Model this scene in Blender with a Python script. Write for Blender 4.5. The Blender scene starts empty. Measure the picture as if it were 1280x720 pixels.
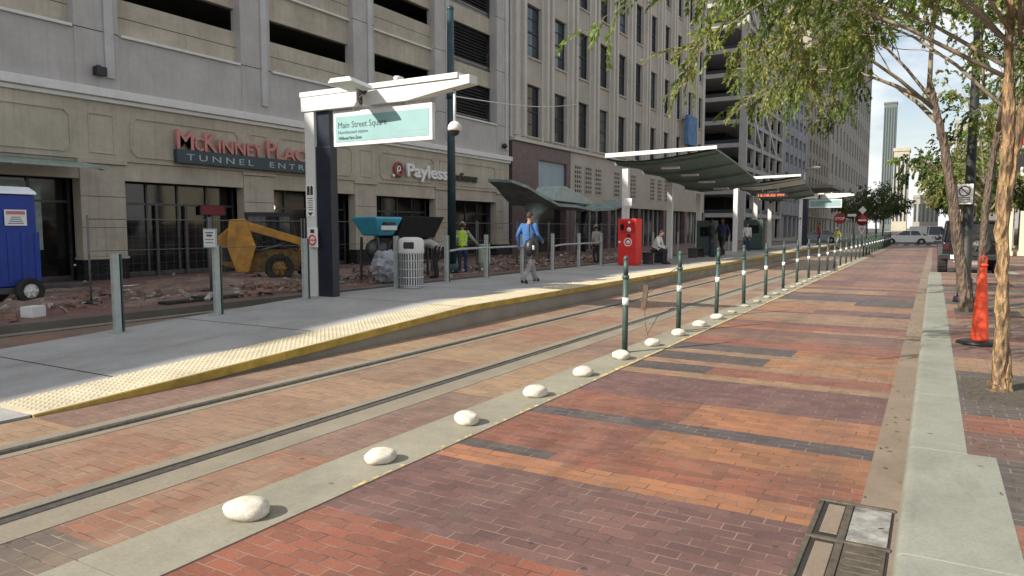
import bpy, bmesh, math, random
from mathutils import Vector, Matrix, kdtree
R = math.radians
rng = random.Random(7)
sc = bpy.context.scene
C = sc.collection
SUN_AZ, SUN_EL = 31.0, 34.0      # sun comes from behind-left of the street axis (+Y)

# ------------------------------------------------------------------ materials
MATS = {}
def node(nt, typ, **kw):
    n = nt.nodes.new(typ)
    for k, v in kw.items():
        if k.startswith('i_'): n.inputs[k[2:].replace('_', ' ')].default_value = v
        else: setattr(n, k, v)
    return n
def base(name):
    m = bpy.data.materials.new(name); m.use_nodes = True
    nt = m.node_tree; nt.nodes.clear()
    out = nt.nodes.new('ShaderNodeOutputMaterial')
    b = nt.nodes.new('ShaderNodeBsdfPrincipled')
    nt.links.new(b.outputs[0], out.inputs[0])
    MATS[name] = m
    return m, nt, b, out
def c4(c): return (c[0], c[1], c[2], 1.0)
def mixc(nt, a, b, fac, blend='MIX'):
    n = nt.nodes.new('ShaderNodeMix'); n.data_type = 'RGBA'; n.blend_type = blend; n.clamp_factor = True
    def put(sock, v):
        if hasattr(v, 'is_linked') or hasattr(v, 'links'): nt.links.new(v, sock)
        elif isinstance(v, (int, float)): sock.default_value = v
        else: sock.default_value = c4(v)
    put(n.inputs[0], fac); put(n.inputs[6], a); put(n.inputs[7], b)
    return n.outputs[2]
def ramp(nt, src, lo, hi, a=0.0, b=1.0):
    n = nt.nodes.new('ShaderNodeMapRange'); n.inputs[1].default_value = lo; n.inputs[2].default_value = hi
    n.inputs[3].default_value = a; n.inputs[4].default_value = b
    nt.links.new(src, n.inputs[0]); return n.outputs[0]
def noise(nt, vec, scale, detail=4.0, rough=0.6):
    n = nt.nodes.new('ShaderNodeTexNoise'); n.inputs['Scale'].default_value = scale
    n.inputs['Detail'].default_value = detail; n.inputs['Roughness'].default_value = rough
    nt.links.new(vec, n.inputs['Vector']); return n.outputs[0]
def mapping(nt, vec, scale=(1, 1, 1), rot=(0, 0, 0)):
    n = nt.nodes.new('ShaderNodeMapping'); n.inputs['Scale'].default_value = scale; n.inputs['Rotation'].default_value = rot
    nt.links.new(vec, n.inputs['Vector']); return n.outputs[0]
def bump(nt, b, h, strength=0.3, dist=0.01):
    n = nt.nodes.new('ShaderNodeBump'); n.inputs['Strength'].default_value = strength; n.inputs['Distance'].default_value = dist
    nt.links.new(h, n.inputs['Height']); nt.links.new(n.outputs[0], b.inputs['Normal'])
def mat(name, col, rough=0.7, metal=0.0, var=0.18, scale=3.0, bmp=0.0, dirt=None, streak=0.0, spec=0.5):
    """plain surface with two scales of wear, optional dirt colour and vertical rain streaks"""
    if name in MATS: return MATS[name]
    m, nt, b, out = base(name)
    tc = nt.nodes.new('ShaderNodeTexCoord').outputs['Object']
    n1 = noise(nt, tc, scale, 6); n2 = noise(nt, tc, scale * 7, 3)
    dk = tuple(c * (1 - var * 1.5) for c in col); lt = tuple(min(1, c * (1 + var)) for c in col)
    c1 = mixc(nt, dk, lt, ramp(nt, n1, .3, .7))
    c1 = mixc(nt, c1, dk, ramp(nt, n2, .45, .8, 0, .5))
    if dirt is not None:
        c1 = mixc(nt, c1, dirt, ramp(nt, noise(nt, tc, scale * .6, 8, .7), .5, .75, 0, .6))
    if streak:
        st = noise(nt, mapping(nt, tc, (6, 6, .35)), 1.2, 5, .65)
        c1 = mixc(nt, c1, tuple(c * .55 for c in col), ramp(nt, st, .5, .8, 0, streak))
    nt.links.new(c1, b.inputs['Base Color'])
    b.inputs['Metallic'].default_value = metal
    b.inputs['Specular IOR Level'].default_value = spec
    nt.links.new(ramp(nt, n2, .3, .7, max(.02, rough - .08), min(1, rough + .1)), b.inputs['Roughness'])
    if bmp: bump(nt, b, n2, bmp, .01)
    return m
def brick_mat(name, bw, rh, mortar, col_a=None, col_b=None, dirt=(.22, .18, .12), dirt_amt=.55, use_tint=True, msize=.006, rot=0.0, bs=.5, tyre=False, dmin=.06):
    m, nt, b, out = base(name)
    tc = nt.nodes.new('ShaderNodeTexCoord').outputs['Object']
    vec = mapping(nt, tc, (1, 1, 1), (0, 0, rot))
    br = nt.nodes.new('ShaderNodeTexBrick')
    br.inputs['Scale'].default_value = 1.0; br.inputs['Brick Width'].default_value = bw; br.inputs['Row Height'].default_value = rh
    br.inputs['Mortar Size'].default_value = msize; br.inputs['Mortar Smooth'].default_value = .25; br.inputs['Bias'].default_value = 0
    br.inputs['Color1'].default_value = (.76, .77, .80, 1); br.inputs['Color2'].default_value = (1.16, 1.13, 1.08, 1); br.inputs['Mortar'].default_value = (.9, .9, .9, 1)
    nt.links.new(vec, br.inputs['Vector'])
    if use_tint:
        at = nt.nodes.new('ShaderNodeAttribute'); at.attribute_name = 'tint'; tint = at.outputs['Color']
    else:
        tint = mixc(nt, col_a, col_b, ramp(nt, noise(nt, mapping(nt, tc, (.15, 1.1, 1)), 1.0, 3), .42, .58))
    col = mixc(nt, tint, br.outputs['Color'], 1.0, 'MULTIPLY')
    fine = noise(nt, tc, 60, 4)
    col = mixc(nt, col, (0, 0, 0), ramp(nt, fine, .5, .8, 0, .45))
    # worn dusty film in irregular patches
    big = noise(nt, tc, .55, 7, .65); mid = noise(nt, mapping(nt, tc, (2.2, .7, 1)), 1.6, 6, .7)
    dm = nt.nodes.new('ShaderNodeMath'); dm.operation = 'MULTIPLY'
    nt.links.new(ramp(nt, big, .38, .68), dm.inputs[0]); nt.links.new(ramp(nt, mid, .35, .75), dm.inputs[1])
    col = mixc(nt, col, dirt, ramp(nt, dm.outputs[0], 0, .8, dmin, dirt_amt))
    if tyre:
        sx = nt.nodes.new('ShaderNodeSeparateXYZ'); nt.links.new(tc, sx.inputs[0])
        wv = nt.nodes.new('ShaderNodeMath'); wv.operation = 'PINGPONG'; wv.inputs[1].default_value = .75; nt.links.new(sx.outputs[0], wv.inputs[0])
        tn = noise(nt, mapping(nt, tc, (1.5, .12, 1)), 2.5, 6, .7); tm = nt.nodes.new('ShaderNodeMath'); tm.operation = 'MULTIPLY'
        nt.links.new(ramp(nt, wv.outputs[0], .1, .5), tm.inputs[0]); nt.links.new(ramp(nt, tn, .35, .75), tm.inputs[1])
        col = mixc(nt, col, (.05, .042, .04), ramp(nt, tm.outputs[0], 0, .8, 0, .38))
        oil = noise(nt, tc, 1.1, 5, .6); col = mixc(nt, col, (.035, .03, .028), ramp(nt, oil, .66, .74, 0, .55))
    mort = mixc(nt, mortar, tuple(c * .3 for c in mortar), ramp(nt, noise(nt, tc, 4, 4), .42, .6))
    col = mixc(nt, col, mort, br.outputs['Fac'])
    # tar spots and gum
    vo = nt.nodes.new('ShaderNodeTexVoronoi'); vo.inputs['Scale'].default_value = 2.3; nt.links.new(tc, vo.inputs['Vector'])
    col = mixc(nt, col, (.03, .028, .026), ramp(nt, vo.outputs['Distance'], .035, .05, .6, 0))
    nt.links.new(col, b.inputs['Base Color'])
    nt.links.new(ramp(nt, mid, .3, .7, .46, .78), b.inputs['Roughness'])
    inv = ramp(nt, br.outputs['Fac'], 0, 1, 1, 0)
    ad = nt.nodes.new('ShaderNodeMath'); ad.operation = 'ADD'
    nt.links.new(inv, ad.inputs[0]); nt.links.new(ramp(nt, fine, 0, 1, 0, .5), ad.inputs[1])
    bump(nt, b, ad.outputs[0], .55, .006)
    return m
def concrete(name, col, stain=(.1, .09, .075), amt=.5, scale=1.5, spots=True, bmp=.25):
    m, nt, b, out = base(name)
    tc = nt.nodes.new('ShaderNodeTexCoord').outputs['Object']
    a = noise(nt, tc, scale, 8, .7); f = noise(nt, tc, 45, 5, .7)
    col1 = mixc(nt, tuple(c * .78 for c in col), tuple(c * 1.14 for c in col), ramp(nt, a, .3, .7))
    col1 = mixc(nt, col1, tuple(c * .55 for c in col), ramp(nt, f, .45, .8, 0, .6))
    col1 = mixc(nt, col1, stain, ramp(nt, noise(nt, mapping(nt, tc, (1.6, .6, 1)), .9, 8, .72), .52, .8, 0, amt))
    if spots:
        vo = nt.nodes.new('ShaderNodeTexVoronoi'); vo.inputs['Scale'].default_value = 3.1; nt.links.new(tc, vo.inputs['Vector'])
        col1 = mixc(nt, col1, (.05, .045, .04), ramp(nt, vo.outputs['Distance'], .04, .075, .65, 0))
    nt.links.new(col1, b.inputs['Base Color']); b.inputs['Roughness'].default_value = .85
    bump(nt, b, f, bmp, .006)
    return m
def glass(name, col, rough=.06, coat=0.0):
    m, nt, b, out = base(name)
    tc = nt.nodes.new('ShaderNodeTexCoord').outputs['Object']
    n = noise(nt, tc, .7, 3)
    nt.links.new(mixc(nt, tuple(c * .5 for c in col), col, ramp(nt, n, .35, .65)), b.inputs['Base Color'])
    b.inputs['Roughness'].default_value = rough; b.inputs['Specular IOR Level'].default_value = .6
    bump(nt, b, n, .05, .05)
    return m
def clear_glass(name, col, alpha=.45):
    m, nt, b, out = base(name)
    b.inputs['Base Color'].default_value = c4(col); b.inputs['Roughness'].default_value = .08
    b.inputs['Alpha'].default_value = alpha
    return m
def glow(name, col, strength):
    m, nt, b, out = base(name)
    b.inputs['Base Color'].default_value = c4(col); b.inputs['Emission Color'].default_value = c4(col); b.inputs['Emission Strength'].default_value = strength
    return m
def leaf_mat(name):
    m, nt, b, out = base(name)
    at = nt.nodes.new('ShaderNodeAttribute'); at.attribute_name = 'tint'
    b.inputs['Roughness'].default_value = .55; b.inputs['Specular IOR Level'].default_value = .3
    nt.links.new(at.outputs['Color'], b.inputs['Base Color'])
    tr = nt.nodes.new('ShaderNodeBsdfTranslucent')
    nt.links.new(mixc(nt, at.outputs['Color'], (1.2, 1.35, .45), 1.0, 'MULTIPLY'), tr.inputs['Color'])
    mx = nt.nodes.new('ShaderNodeMixShader'); mx.inputs[0].default_value = .5
    nt.links.new(b.outputs[0], mx.inputs[1]); nt.links.new(tr.outputs[0], mx.inputs[2]); nt.links.new(mx.outputs[0], out.inputs[0])
    return m
def bark_mat(name, a, b_, c):
    m, nt, b, out = base(name)
    tc = nt.nodes.new('ShaderNodeTexCoord').outputs['Object']
    n1 = noise(nt, mapping(nt, tc, (3, 3, .8)), 5, 6, .7); n2 = noise(nt, mapping(nt, tc, (4, 4, 1.1)), 9, 5, .7)
    col = mixc(nt, a, b_, ramp(nt, n1, .42, .56)); col = mixc(nt, col, c, ramp(nt, n2, .52, .6))
    nt.links.new(col, b.inputs['Base Color']); b.inputs['Roughness'].default_value = .9
    vo = nt.nodes.new('ShaderNodeTexVoronoi'); vo.inputs['Scale'].default_value = 9; nt.links.new(mapping(nt, tc, (3, 3, .9)), vo.inputs['Vector'])
    ad = nt.nodes.new('ShaderNodeMath'); ad.operation = 'ADD'; nt.links.new(n1, ad.inputs[0]); nt.links.new(vo.outputs['Distance'], ad.inputs[1])
    bump(nt, b, ad.outputs[0], .9, .05)
    return m

M_road = brick_mat('road_pavers', .2, .1, (.25, .175, .13), msize=.0045, dirt=(.25, .18, .135), dirt_amt=.42, tyre=True, dmin=.03)
M_track = brick_mat('track_pavers', .2, .1, (.31, .23, .16), dirt=(.27, .205, .14), dirt_amt=1.0, msize=.0045, dmin=.28)
M_walk = brick_mat('sidewalk_pavers', .2, .1, (.2, .17, .14), dirt=(.2, .165, .125), dirt_amt=.6)
M_work = brick_mat('old_pavers', .2, .1, (.16, .12, .1), (.21, .085, .06), (.15, .09, .08), use_tint=False, dirt=(.17, .13, .1), dirt_amt=.8)
M_strip = concrete('strip_concrete', (.275, .255, .195), amt=.5)
M_kerb = concrete('kerb_concrete', (.25, .255, .212), amt=.7)
M_gutter = concrete('gutter_concrete', (.23, .18, .135), amt=.7)
M_wkerb = concrete('shaded_kerb', (.13, .115, .095), amt=.6)  # darker kerb concrete, the shade on its face put into the colour
M_band = concrete('rail_band_concrete', (.235, .205, .155), amt=.6)
M_plat = concrete('platform_concrete', (.375, .367, .352), stain=(.19, .18, .165), amt=.75, scale=.8, spots=True)
M_platface = concrete('platform_side', (.3, .27, .22), amt=.6)
M_asph = concrete('asphalt', (.075, .073, .072), stain=(.04, .04, .04), amt=.4, spots=False)
M_ground = mat('city_ground', (.07, .066, .06), .95, var=.3, scale=.4)
M_slot = mat('groove_dirt', (.025, .022, .018), .95, var=.3)
M_steel = mat('rail_steel', (.28, .26, .24), .38, .85, var=.25, scale=20)
M_iron = mat('cast_iron', (.13, .11, .085), .65, .4, var=.3, scale=12, bmp=.3, dirt=(.2, .17, .12))
M_ironp = mat('worn_lid', (.33, .32, .30), .45, .1, var=.5, scale=7, bmp=.4, dirt=(.14, .115, .09))
M_yel = mat('edge_yellow', (.44, .30, .05), .7, var=.25, scale=4, dirt=(.22, .15, .04))
M_tact = mat('tactile_cream', (.53, .465, .325), .8, var=.14, scale=3, dirt=(.36, .31, .22))
M_liney = mat('faded_yellow_paint', (.62, .47, .17), .8, var=.35, scale=12, dirt=(.3, .25, .18))
M_stone = mat('white_stone', (.64, .595, .50), .9, var=.18, scale=9, bmp=.35, dirt=(.34, .29, .22))
M_stoned = mat('dusty_stone', (.42, .38, .3), .85, var=.25, scale=8, bmp=.3, dirt=(.28, .24, .18))
M_green = mat('dark_green_paint', (.045, .085, .075), .5, var=.25, scale=10, dirt=(.12, .13, .11))
M_refl = mat('white_band', (.82, .82, .8), .5, var=.06)
M_galv = mat('galvanised', (.40, .45, .43), .55, .25, var=.15, scale=6, dirt=(.28, .3, .27))
M_navy = mat('navy_panel', (.018, .025, .04), .35, .1, var=.2)
M_white = mat('white_paint', (.68, .69, .665), .5, var=.06, scale=2, dirt=(.6, .58, .5), streak=.1)
M_alu = mat('brushed_aluminium', (.55, .56, .56), .4, .6, var=.12, scale=8)
M_teal = mat('sign_teal', (.25, .425, .425), .5, var=.05, scale=2)
M_ink = mat('sign_ink', (.05, .09, .10), .6, var=.05)
M_black = mat('black_plastic', (.015, .015, .017), .45, var=.2)
M_rubber = mat('tyre_rubber', (.022, .021, .02), .85, var=.3, scale=10, dirt=(.08, .07, .055))
M_red = mat('signal_red', (.72, .03, .028), .45, var=.08)
M_sred = mat('sign_red', (.34, .02, .02), .5, var=.12)
M_orange = mat('cone_orange', (.85, .09, .03), .55, var=.1, scale=4)
M_tan = mat('precast_tan', (.475, .425, .335), .85, var=.15, scale=.8, bmp=.1, streak=.55, dirt=(.3, .255, .19))
M_lav = mat('precast_grey', (.465, .445, .425), .85, var=.1, scale=.8, bmp=.1, streak=.32, dirt=(.33, .31, .29))
M_lavlt = mat('precast_grey_rib', (.52, .51, .50), .85, var=.1, scale=.8, bmp=.1, streak=.4)
M_trim = mat('pale_trim', (.70, .69, .66), .8, var=.06, streak=.15)
M_tan2 = mat('limestone_tan', (.46, .42, .36), .88, var=.1, scale=.5, bmp=.1, streak=.4)
M_tan3 = mat('limestone_pilaster', (.56, .52, .46), .88, var=.08, scale=.5, bmp=.1, streak=.35)
M_granite = mat('purple_granite', (.13, .085, .095), .35, var=.2, scale=3)
M_plinth = mat('black_granite', (.02, .02, .022), .25, var=.3, scale=6)
M_deck = mat('deck_concrete', (.25, .24, .22), .9, var=.15)
M_dark = mat('interior_shade', (.03, .028, .027), .9, var=.3)  # near-black: the shade of unlit interiors and recesses put into the colour
M_louv = mat('louvre_metal', (.055, .06, .07), .5, .3, var=.2)
M_glassd = glass('dark_window', (.02, .025, .03))
M_glassb = glass('blue_window', (.05, .075, .09))
M_blindw = glass('blind_window', (.11, .13, .14), .35)
M_shop = glass('shop_glass', (.012, .012, .014), .08)
M_panelb = mat('bluegrey_panel', (.30, .38, .42), .4, var=.08, scale=1)
M_canopy = clear_glass('canopy_glass', (.25, .42, .38), .7)
M_copper = mat('green_canopy_metal', (.27, .35, .325), .5, .2, var=.3, scale=2, dirt=(.22, .28, .26))
M_roofg = mat('green_roof', (.125, .20, .17), .45, .1, var=.2, scale=1.5)
M_soffit = mat('grey_soffit', (.17, .23, .205), .6, var=.15, scale=1.5)
M_pane = mat('roof_panel_white', (.7, .72, .7), .4, var=.08)
M_blue = mat('toilet_blue', (.012, .045, .30), .45, var=.12, scale=2)
M_lwhite = mat('roof_white_plastic', (.75, .77, .79), .5, var=.06)
M_loader = mat('loader_yellow', (.52, .25, .03), .55, var=.28, scale=3, dirt=(.13, .08, .04), streak=.4)
M_loadd = mat('loader_rim', (.26, .15, .04), .7, var=.4, scale=6, dirt=(.1, .07, .05))
M_cyan = mat('cyan_plastic', (.05, .36, .50), .4, var=.1, scale=3)
M_bag = mat('grey_plastic_sheet', (.30, .31, .34), .35, var=.3, scale=6, bmp=.6)
M_metal = mat('dark_metal', (.10, .10, .105), .5, .6, var=.25)
M_wire = mat('fence_wire', (.15, .15, .145), .6, .4, var=.15)
M_wood = mat('weathered_wood', (.12, .08, .05), .85, var=.3, scale=10)
M_letred = mat('neon_letter', (.55, .22, .20), .45, var=.1)
M_tealsign = mat('dark_teal_sign', (.018, .05, .07), .4, var=.15)
M_letw = mat('white_letter', (.8, .8, .8), .4, var=.04)
M_letd = mat('dark_letter', (.04, .035, .035), .5, var=.1)
M_cream = mat('cream_stone', (.62, .56, .42), .8, var=.08, scale=1)
M_car = mat('white_car_paint', (.78, .79, .8), .2, var=.03)
M_carg = mat('grey_car_paint', (.32, .33, .35), .25, .2, var=.05)
M_carb = mat('black_car_paint', (.012, .012, .016), .18, var=.1)
M_cglass = glass('car_glass', (.02, .022, .025), .05)
M_chrome = mat('wheel_alloy', (.6, .6, .6), .3, .8, var=.1)
M_tail = mat('tail_lamp_red', (.05, .01, .01), .25, var=.1)
M_soil = mat('tree_pit_soil', (.10, .085, .065), .95, var=.4, scale=25, bmp=.8)
M_rubble = mat('rubble', (.24, .14, .105), .95, var=.45, scale=4, bmp=.4, dirt=(.3, .26, .2))
M_led = glow('led_red', (1.0, .12, .03), 1.2)
M_lamp = glow('lamp_globe', (1.0, .85, .55), 1.6)
M_lred = glow('shop_led', (.10, .008, .014), .2)
M_leaf = leaf_mat('willow_leaf')
M_bark = bark_mat('bark', (.10, .065, .04), (.42, .27, .13), (.2, .13, .08))
M_bark2 = bark_mat('grey_bark', (.07, .05, .038), (.17, .125, .09), (.11, .08, .06))
M_twig = mat('pale_twig', (.27, .225, .16), .85, var=.35, scale=8, bmp=.5)

# ------------------------------------------------------------------ mesh builder
class MB:
    def __init__(s, off=(0, 0, 0)):
        s.v = []; s.f = []; s.mi = []; s.m = 0; s.o = Vector(off); s.tints = []; s.t = None; s.sm = []; s.smooth = False
    def add(s, vs, fs):
        b = len(s.v); s.v += [tuple(Vector(p) - s.o) for p in vs]
        for f in fs:
            s.f.append(tuple(i + b for i in f)); s.mi.append(s.m); s.tints.append(s.t); s.sm.append(s.smooth)
        return s
    def box(s, x0, x1, y0, y1, z0, z1):
        if x0 > x1: x0, x1 = x1, x0
        if y0 > y1: y0, y1 = y1, y0
        if z0 > z1: z0, z1 = z1, z0
        v = [(x0, y0, z0), (x1, y0, z0), (x1, y1, z0), (x0, y1, z0), (x0, y0, z1), (x1, y0, z1), (x1, y1, z1), (x0, y1, z1)]
        return s.add(v, [(0, 3, 2, 1), (4, 5, 6, 7), (0, 1, 5, 4), (1, 2, 6, 5), (2, 3, 7, 6), (3, 0, 4, 7)])
    def obox(s, c, size, mtx):
        h = [d / 2 for d in size]; vs = []
        for z in (-1, 1):
            for x, y in ((-1, -1), (1, -1), (1, 1), (-1, 1)):
                vs.append(Vector(c) + mtx @ Vector((x * h[0], y * h[1], z * h[2])))
        return s.add(vs, [(0, 3, 2, 1), (4, 5, 6, 7), (0, 1, 5, 4), (1, 2, 6, 5), (2, 3, 7, 6), (3, 0, 4, 7)])
    def bar(s, p0, p1, w, h, up=(0, 0, 1)):
        p0 = Vector(p0); p1 = Vector(p1); d = p1 - p0; L = d.length; d.normalize()
        a = d.cross(Vector(up));
        if a.length < 1e-4: a = d.cross(Vector((1, 0, 0)))
        a.normalize(); b = a.cross(d)
        m = Matrix((a, d, b)).transposed()
        return s.obox((p0 + p1) / 2, (w, L, h), m)
    def tube(s, pts, rad, n=10, cap=True, flat=None):
        pts = [Vector(p) for p in pts]; k = len(pts)
        if not isinstance(rad, (list, tuple)): rad = [rad] * k
        vs = []; prev = None
        for i, p in enumerate(pts):
            d = (pts[min(i + 1, k - 1)] - pts[max(i - 1, 0)])
            d = d.normalized() if d.length > 1e-9 else Vector((0, 0, 1))
            if prev is None:
                a = d.cross(Vector((0, 0, 1)));
                if a.length < .05: a = Vector((1, 0, 0))
            else: a = prev - d * prev.dot(d)
            a.normalize(); prev = a; b = d.cross(a)
            for j in range(n):
                t = 2 * math.pi * j / n
                vs.append(p + (a * math.cos(t) + b * math.sin(t)) * rad[i])
        fs = []
        for i in range(k - 1):
            for j in range(n):
                fs.append((i * n + j, i * n + (j + 1) % n, (i + 1) * n + (j + 1) % n, (i + 1) * n + j))
        if cap: fs += [tuple(range(n - 1, -1, -1)), tuple(range((k - 1) * n, k * n))]
        o = s.smooth; s.smooth = n > 6; s.add(vs, fs); s.smooth = o
        return s
    def cyl(s, p0, p1, r0, r1=None, n=16): return s.tube([p0, p1], [r0, r0 if r1 is None else r1], n)
    def prism(s, poly, axis, lo, hi):
        """poly of 2D points extruded along axis ('x': poly is (y,z); 'y': (x,z); 'z': (x,y))"""
        k = len(poly)
        def P(a, t): return {'x': (t, a[0], a[1]), 'y': (a[0], t, a[1]), 'z': (a[0], a[1], t)}[axis]
        vs = [P(a, lo) for a in poly] + [P(a, hi) for a in poly]
        fs = [(i, (i + 1) % k, k + (i + 1) % k, k + i) for i in range(k)]
        fs += [tuple(range(k - 1, -1, -1)), tuple(range(k, 2 * k))]
        return s.add(vs, fs)
    def ell(s, c, r, nu=16, nv=10, zmin=None):
        c = Vector(c); vs = []; fs = []
        for i in range(nv + 1):
            t = math.pi * i / nv
            for j in range(nu):
                a = 2 * math.pi * j / nu
                z = math.cos(t) * r[2]
                if zmin is not None: z = max(z, zmin)
                vs.append(c + Vector((math.sin(t) * math.cos(a) * r[0], math.sin(t) * math.sin(a) * r[1], z)))
        for i in range(nv):
            for j in range(nu):
                fs.append((i * nu + j, (i + 1) * nu + j, (i + 1) * nu + (j + 1) % nu, i * nu + (j + 1) % nu))
        o = s.smooth; s.smooth = True; s.add(vs, fs); s.smooth = o
        return s
    def quad(s, a, b, c, d): return s.add([a, b, c, d], [(0, 1, 2, 3)])
    def mesh(s, name, mats):
        me = bpy.data.meshes.new(name)
        me.from_pydata(s.v, [], s.f)
        for m in (mats if isinstance(mats, (list, tuple)) else [mats]): me.materials.append(m)
        me.polygons.foreach_set('material_index', s.mi)
        me.polygons.foreach_set('use_smooth', s.sm)
        if any(t is not None for t in s.tints):
            at = me.color_attributes.new('tint', 'FLOAT_COLOR', 'CORNER'); arr = []
            for f, t in zip(s.f, s.tints): arr += list(c4(t or (1, 1, 1))) * len(f)
            at.data.foreach_set('color', arr)
        me.validate(); me.update()
        if not any(t is not None for t in s.tints) and len(s.f) < 20000:
            bm = bmesh.new(); bm.from_mesh(me); bmesh.ops.recalc_face_normals(bm, faces=bm.faces); bm.to_mesh(me); bm.free()
        return me
    def build(s, name, mats, parent=None, bevel=0.0, seg=2):
        o = bpy.data.objects.new(name, s.mesh(name, mats)); C.objects.link(o)
        if parent is not None: o.parent = parent
        if bevel:
            b = o.modifiers.new('Bevel', 'BEVEL'); b.width = bevel; b.segments = seg; b.limit_method = 'ANGLE'; b.angle_limit = R(35)
        return o
def link(name, me, parent=None):
    o = bpy.data.objects.new(name, me); C.objects.link(o)
    if parent is not None: o.parent = parent
    return o
def tag(o, label, cat, group=None):
    o['label'] = label; o['category'] = cat
    if group: o['group'] = group
    return o
def thing(name, label, cat, loc=(0, 0, 0), rz=0.0, group=None):
    o = bpy.data.objects.new(name, None); C.objects.link(o); o.location = loc; o.rotation_euler = (0, 0, rz); o.empty_display_size = .2
    return tag(o, label, cat, group)
def struct(o, kind='structure'): o['kind'] = kind; return o
KIDS = {}
def copy_tree(o, loc=None, rz=None, label=None, scale=None):
    def rec(x, par):
        c = x.copy(); C.objects.link(c)
        if par is not None: c.parent = par
        for ch in x.children: rec(ch, c)
        return c
    r = rec(o, None)
    if loc is not None: r.location = loc
    if rz is not None: r.rotation_euler = (0, 0, rz)
    if label: r['label'] = label
    if scale: r.scale = (scale,) * 3
    return r
_tmp = {}
def text_mesh(body, size, extr=.005, mats=None, spacing=1.0, name='lettering', width=None, bold=0.0):
    cu = bpy.data.curves.new('t', 'FONT'); cu.body = body; cu.size = size; cu.extrude = extr; cu.space_character = spacing; cu.offset = bold
    cu.resolution_u = 3
    o = bpy.data.objects.new('t', cu); C.objects.link(o)
    dg = bpy.context.evaluated_depsgraph_get(); dg.update()
    me = bpy.data.meshes.new_from_object(o.evaluated_get(dg)); me.name = name
    bpy.data.objects.remove(o); bpy.data.curves.remove(cu)
    xs = [v.co.x for v in me.vertices]
    if width and xs:
        k = width / (max(xs) - min(xs)); x0 = min(xs)
        for v in me.vertices: v.co.x = (v.co.x - x0) * k
    me.materials.clear(); me.materials.append(mats)
    return me
def text(body, size, loc, face, m, parent, extr=.004, spacing=1.0, name='lettering', width=None, bold=0.0, rx=None):
    """face '-Y' reads toward -Y, '+X' reads toward +X"""
    o = link(name, text_mesh(body, size, extr, m, spacing, name, width, bold), parent)
    o.location = loc
    o.rotation_euler = (R(90), 0, 0 if face == '-Y' else R(90))
    return o
ORD = ['first', 'second', 'third', 'fourth', 'fifth', 'sixth', 'seventh', 'eighth', 'ninth', 'tenth', 'eleventh', 'twelfth', 'thirteenth', 'fourteenth', 'fifteenth',
       'sixteenth', 'seventeenth', 'eighteenth', 'nineteenth', 'twentieth'] + ['twenty-' + w for w in ['first', 'second', 'third', 'fourth', 'fifth', 'sixth', 'seventh', 'eighth', 'ninth']] + ['thirtieth'] + ['thirty-' + w for w in ['first', 'second', 'third']]

# ------------------------------------------------------------------ ground
RED, ORA, PUR, DRK, PNK, TAN = (.235, .082, .052), (.325, .142, .066), (.148, .074, .069), (.068, .062, .064), (.225, .118, .08), (.29, .175, .105)
MUT = (.175, .10, .08)
def jit(c, a=.1):
    k = 1 + rng.uniform(-a, a); return tuple(x * k * (1 + rng.uniform(-.04, .04)) for x in c)
def sheet(name, cells, m, z, kind='structure'):
    b = MB()
    for x0, x1, y0, y1, t in cells:
        b.t = jit(t) if t else None
        b.quad((x0, y0, z), (x1, y0, z), (x1, y1, z), (x0, y1, z))
    return struct(b.build(name, m), kind)
def bands(x0, x1, y0, y1, pal, lo=.25, hi=1.1, split=.5):
    cells = []; y = y0; last = None
    while y < y1:
        h = round(rng.uniform(lo, hi), 1); h = min(h, y1 - y)
        c = rng.choice([p for p in pal if p is not last]); last = c
        if rng.random() < split and x1 - x0 > 1:
            xm = x0 + rng.uniform(.2, .8) * (x1 - x0); xm = round(xm, 1); c2 = rng.choice([p for p in pal if p is not c])
            cells += [(x0, xm, y, y + h, c), (xm, x1, y, y + h, c2)]
        else: cells.append((x0, x1, y, y + h, c))
        y += h
    return cells
b = MB(); b.quad((-2500, -2500, -.08), (2500, -2500, -.08), (2500, 2500, -.08), (-2500, 2500, -.08)); struct(b.build('ground', M_ground))
RX0, RX1 = -3.27, -.33
cells = [(RX0, RX1, -8, 3.2, RED), (RX0, RX1, 3.2, 4.4, PUR), (RX0, RX1, 4.4, 4.7, ORA),
         (RX0, -2.45, 4.7, 4.9, DRK), (-2.45, RX1, 4.7, 4.9, RED), (RX0, -2.0, 4.9, 5.9, RED), (-2.0, RX1, 4.9, 5.3, RED), (-2.0, RX1, 5.3, 5.9, ORA),
         (RX0, RX1, 5.9, 6.2, DRK), (RX0, -1.9, 6.2, 7.0, RED), (-1.9, RX1, 6.2, 7.0, ORA), (RX0, RX1, 7.0, 8.2, PUR), (RX0, RX1, 8.2, 8.5, TAN),
         (RX0, -2.3, 8.5, 9.0, DRK), (-2.3, RX1, 8.5, 9.0, RED), (RX0, RX1, 9.0, 9.3, TAN), (RX0, -1.8, 9.3, 9.9, DRK), (-1.8, RX1, 9.3, 9.9, ORA),
         (RX0, RX1, 9.9, 10.2, TAN), (RX0, -1.6, 10.2, 10.8, DRK), (-1.6, RX1, 10.2, 10.8, ORA), (RX0, RX1, 10.8, 11.6, RED), (RX0, RX1, 11.6, 12.2, PNK)]
cells += bands(RX0, RX1, 12.2, 24, [RED, PUR, MUT, DRK, TAN, ORA], .3, 1.3, .35) + bands(RX0, RX1, 24, 83, [MUT, PUR, PUR, PNK, MUT], 1.0, 3.0)
sheet('road', cells, M_road, 0)
def box_s(name, dims, m, kind='structure', bevel=0):
    bb = MB()
    for d in dims: bb.box(*d)
    return struct(bb.build(name, m, None, bevel), kind)
YE = 83
tp = [PNK, PNK, PUR, PNK, TAN]
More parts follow.
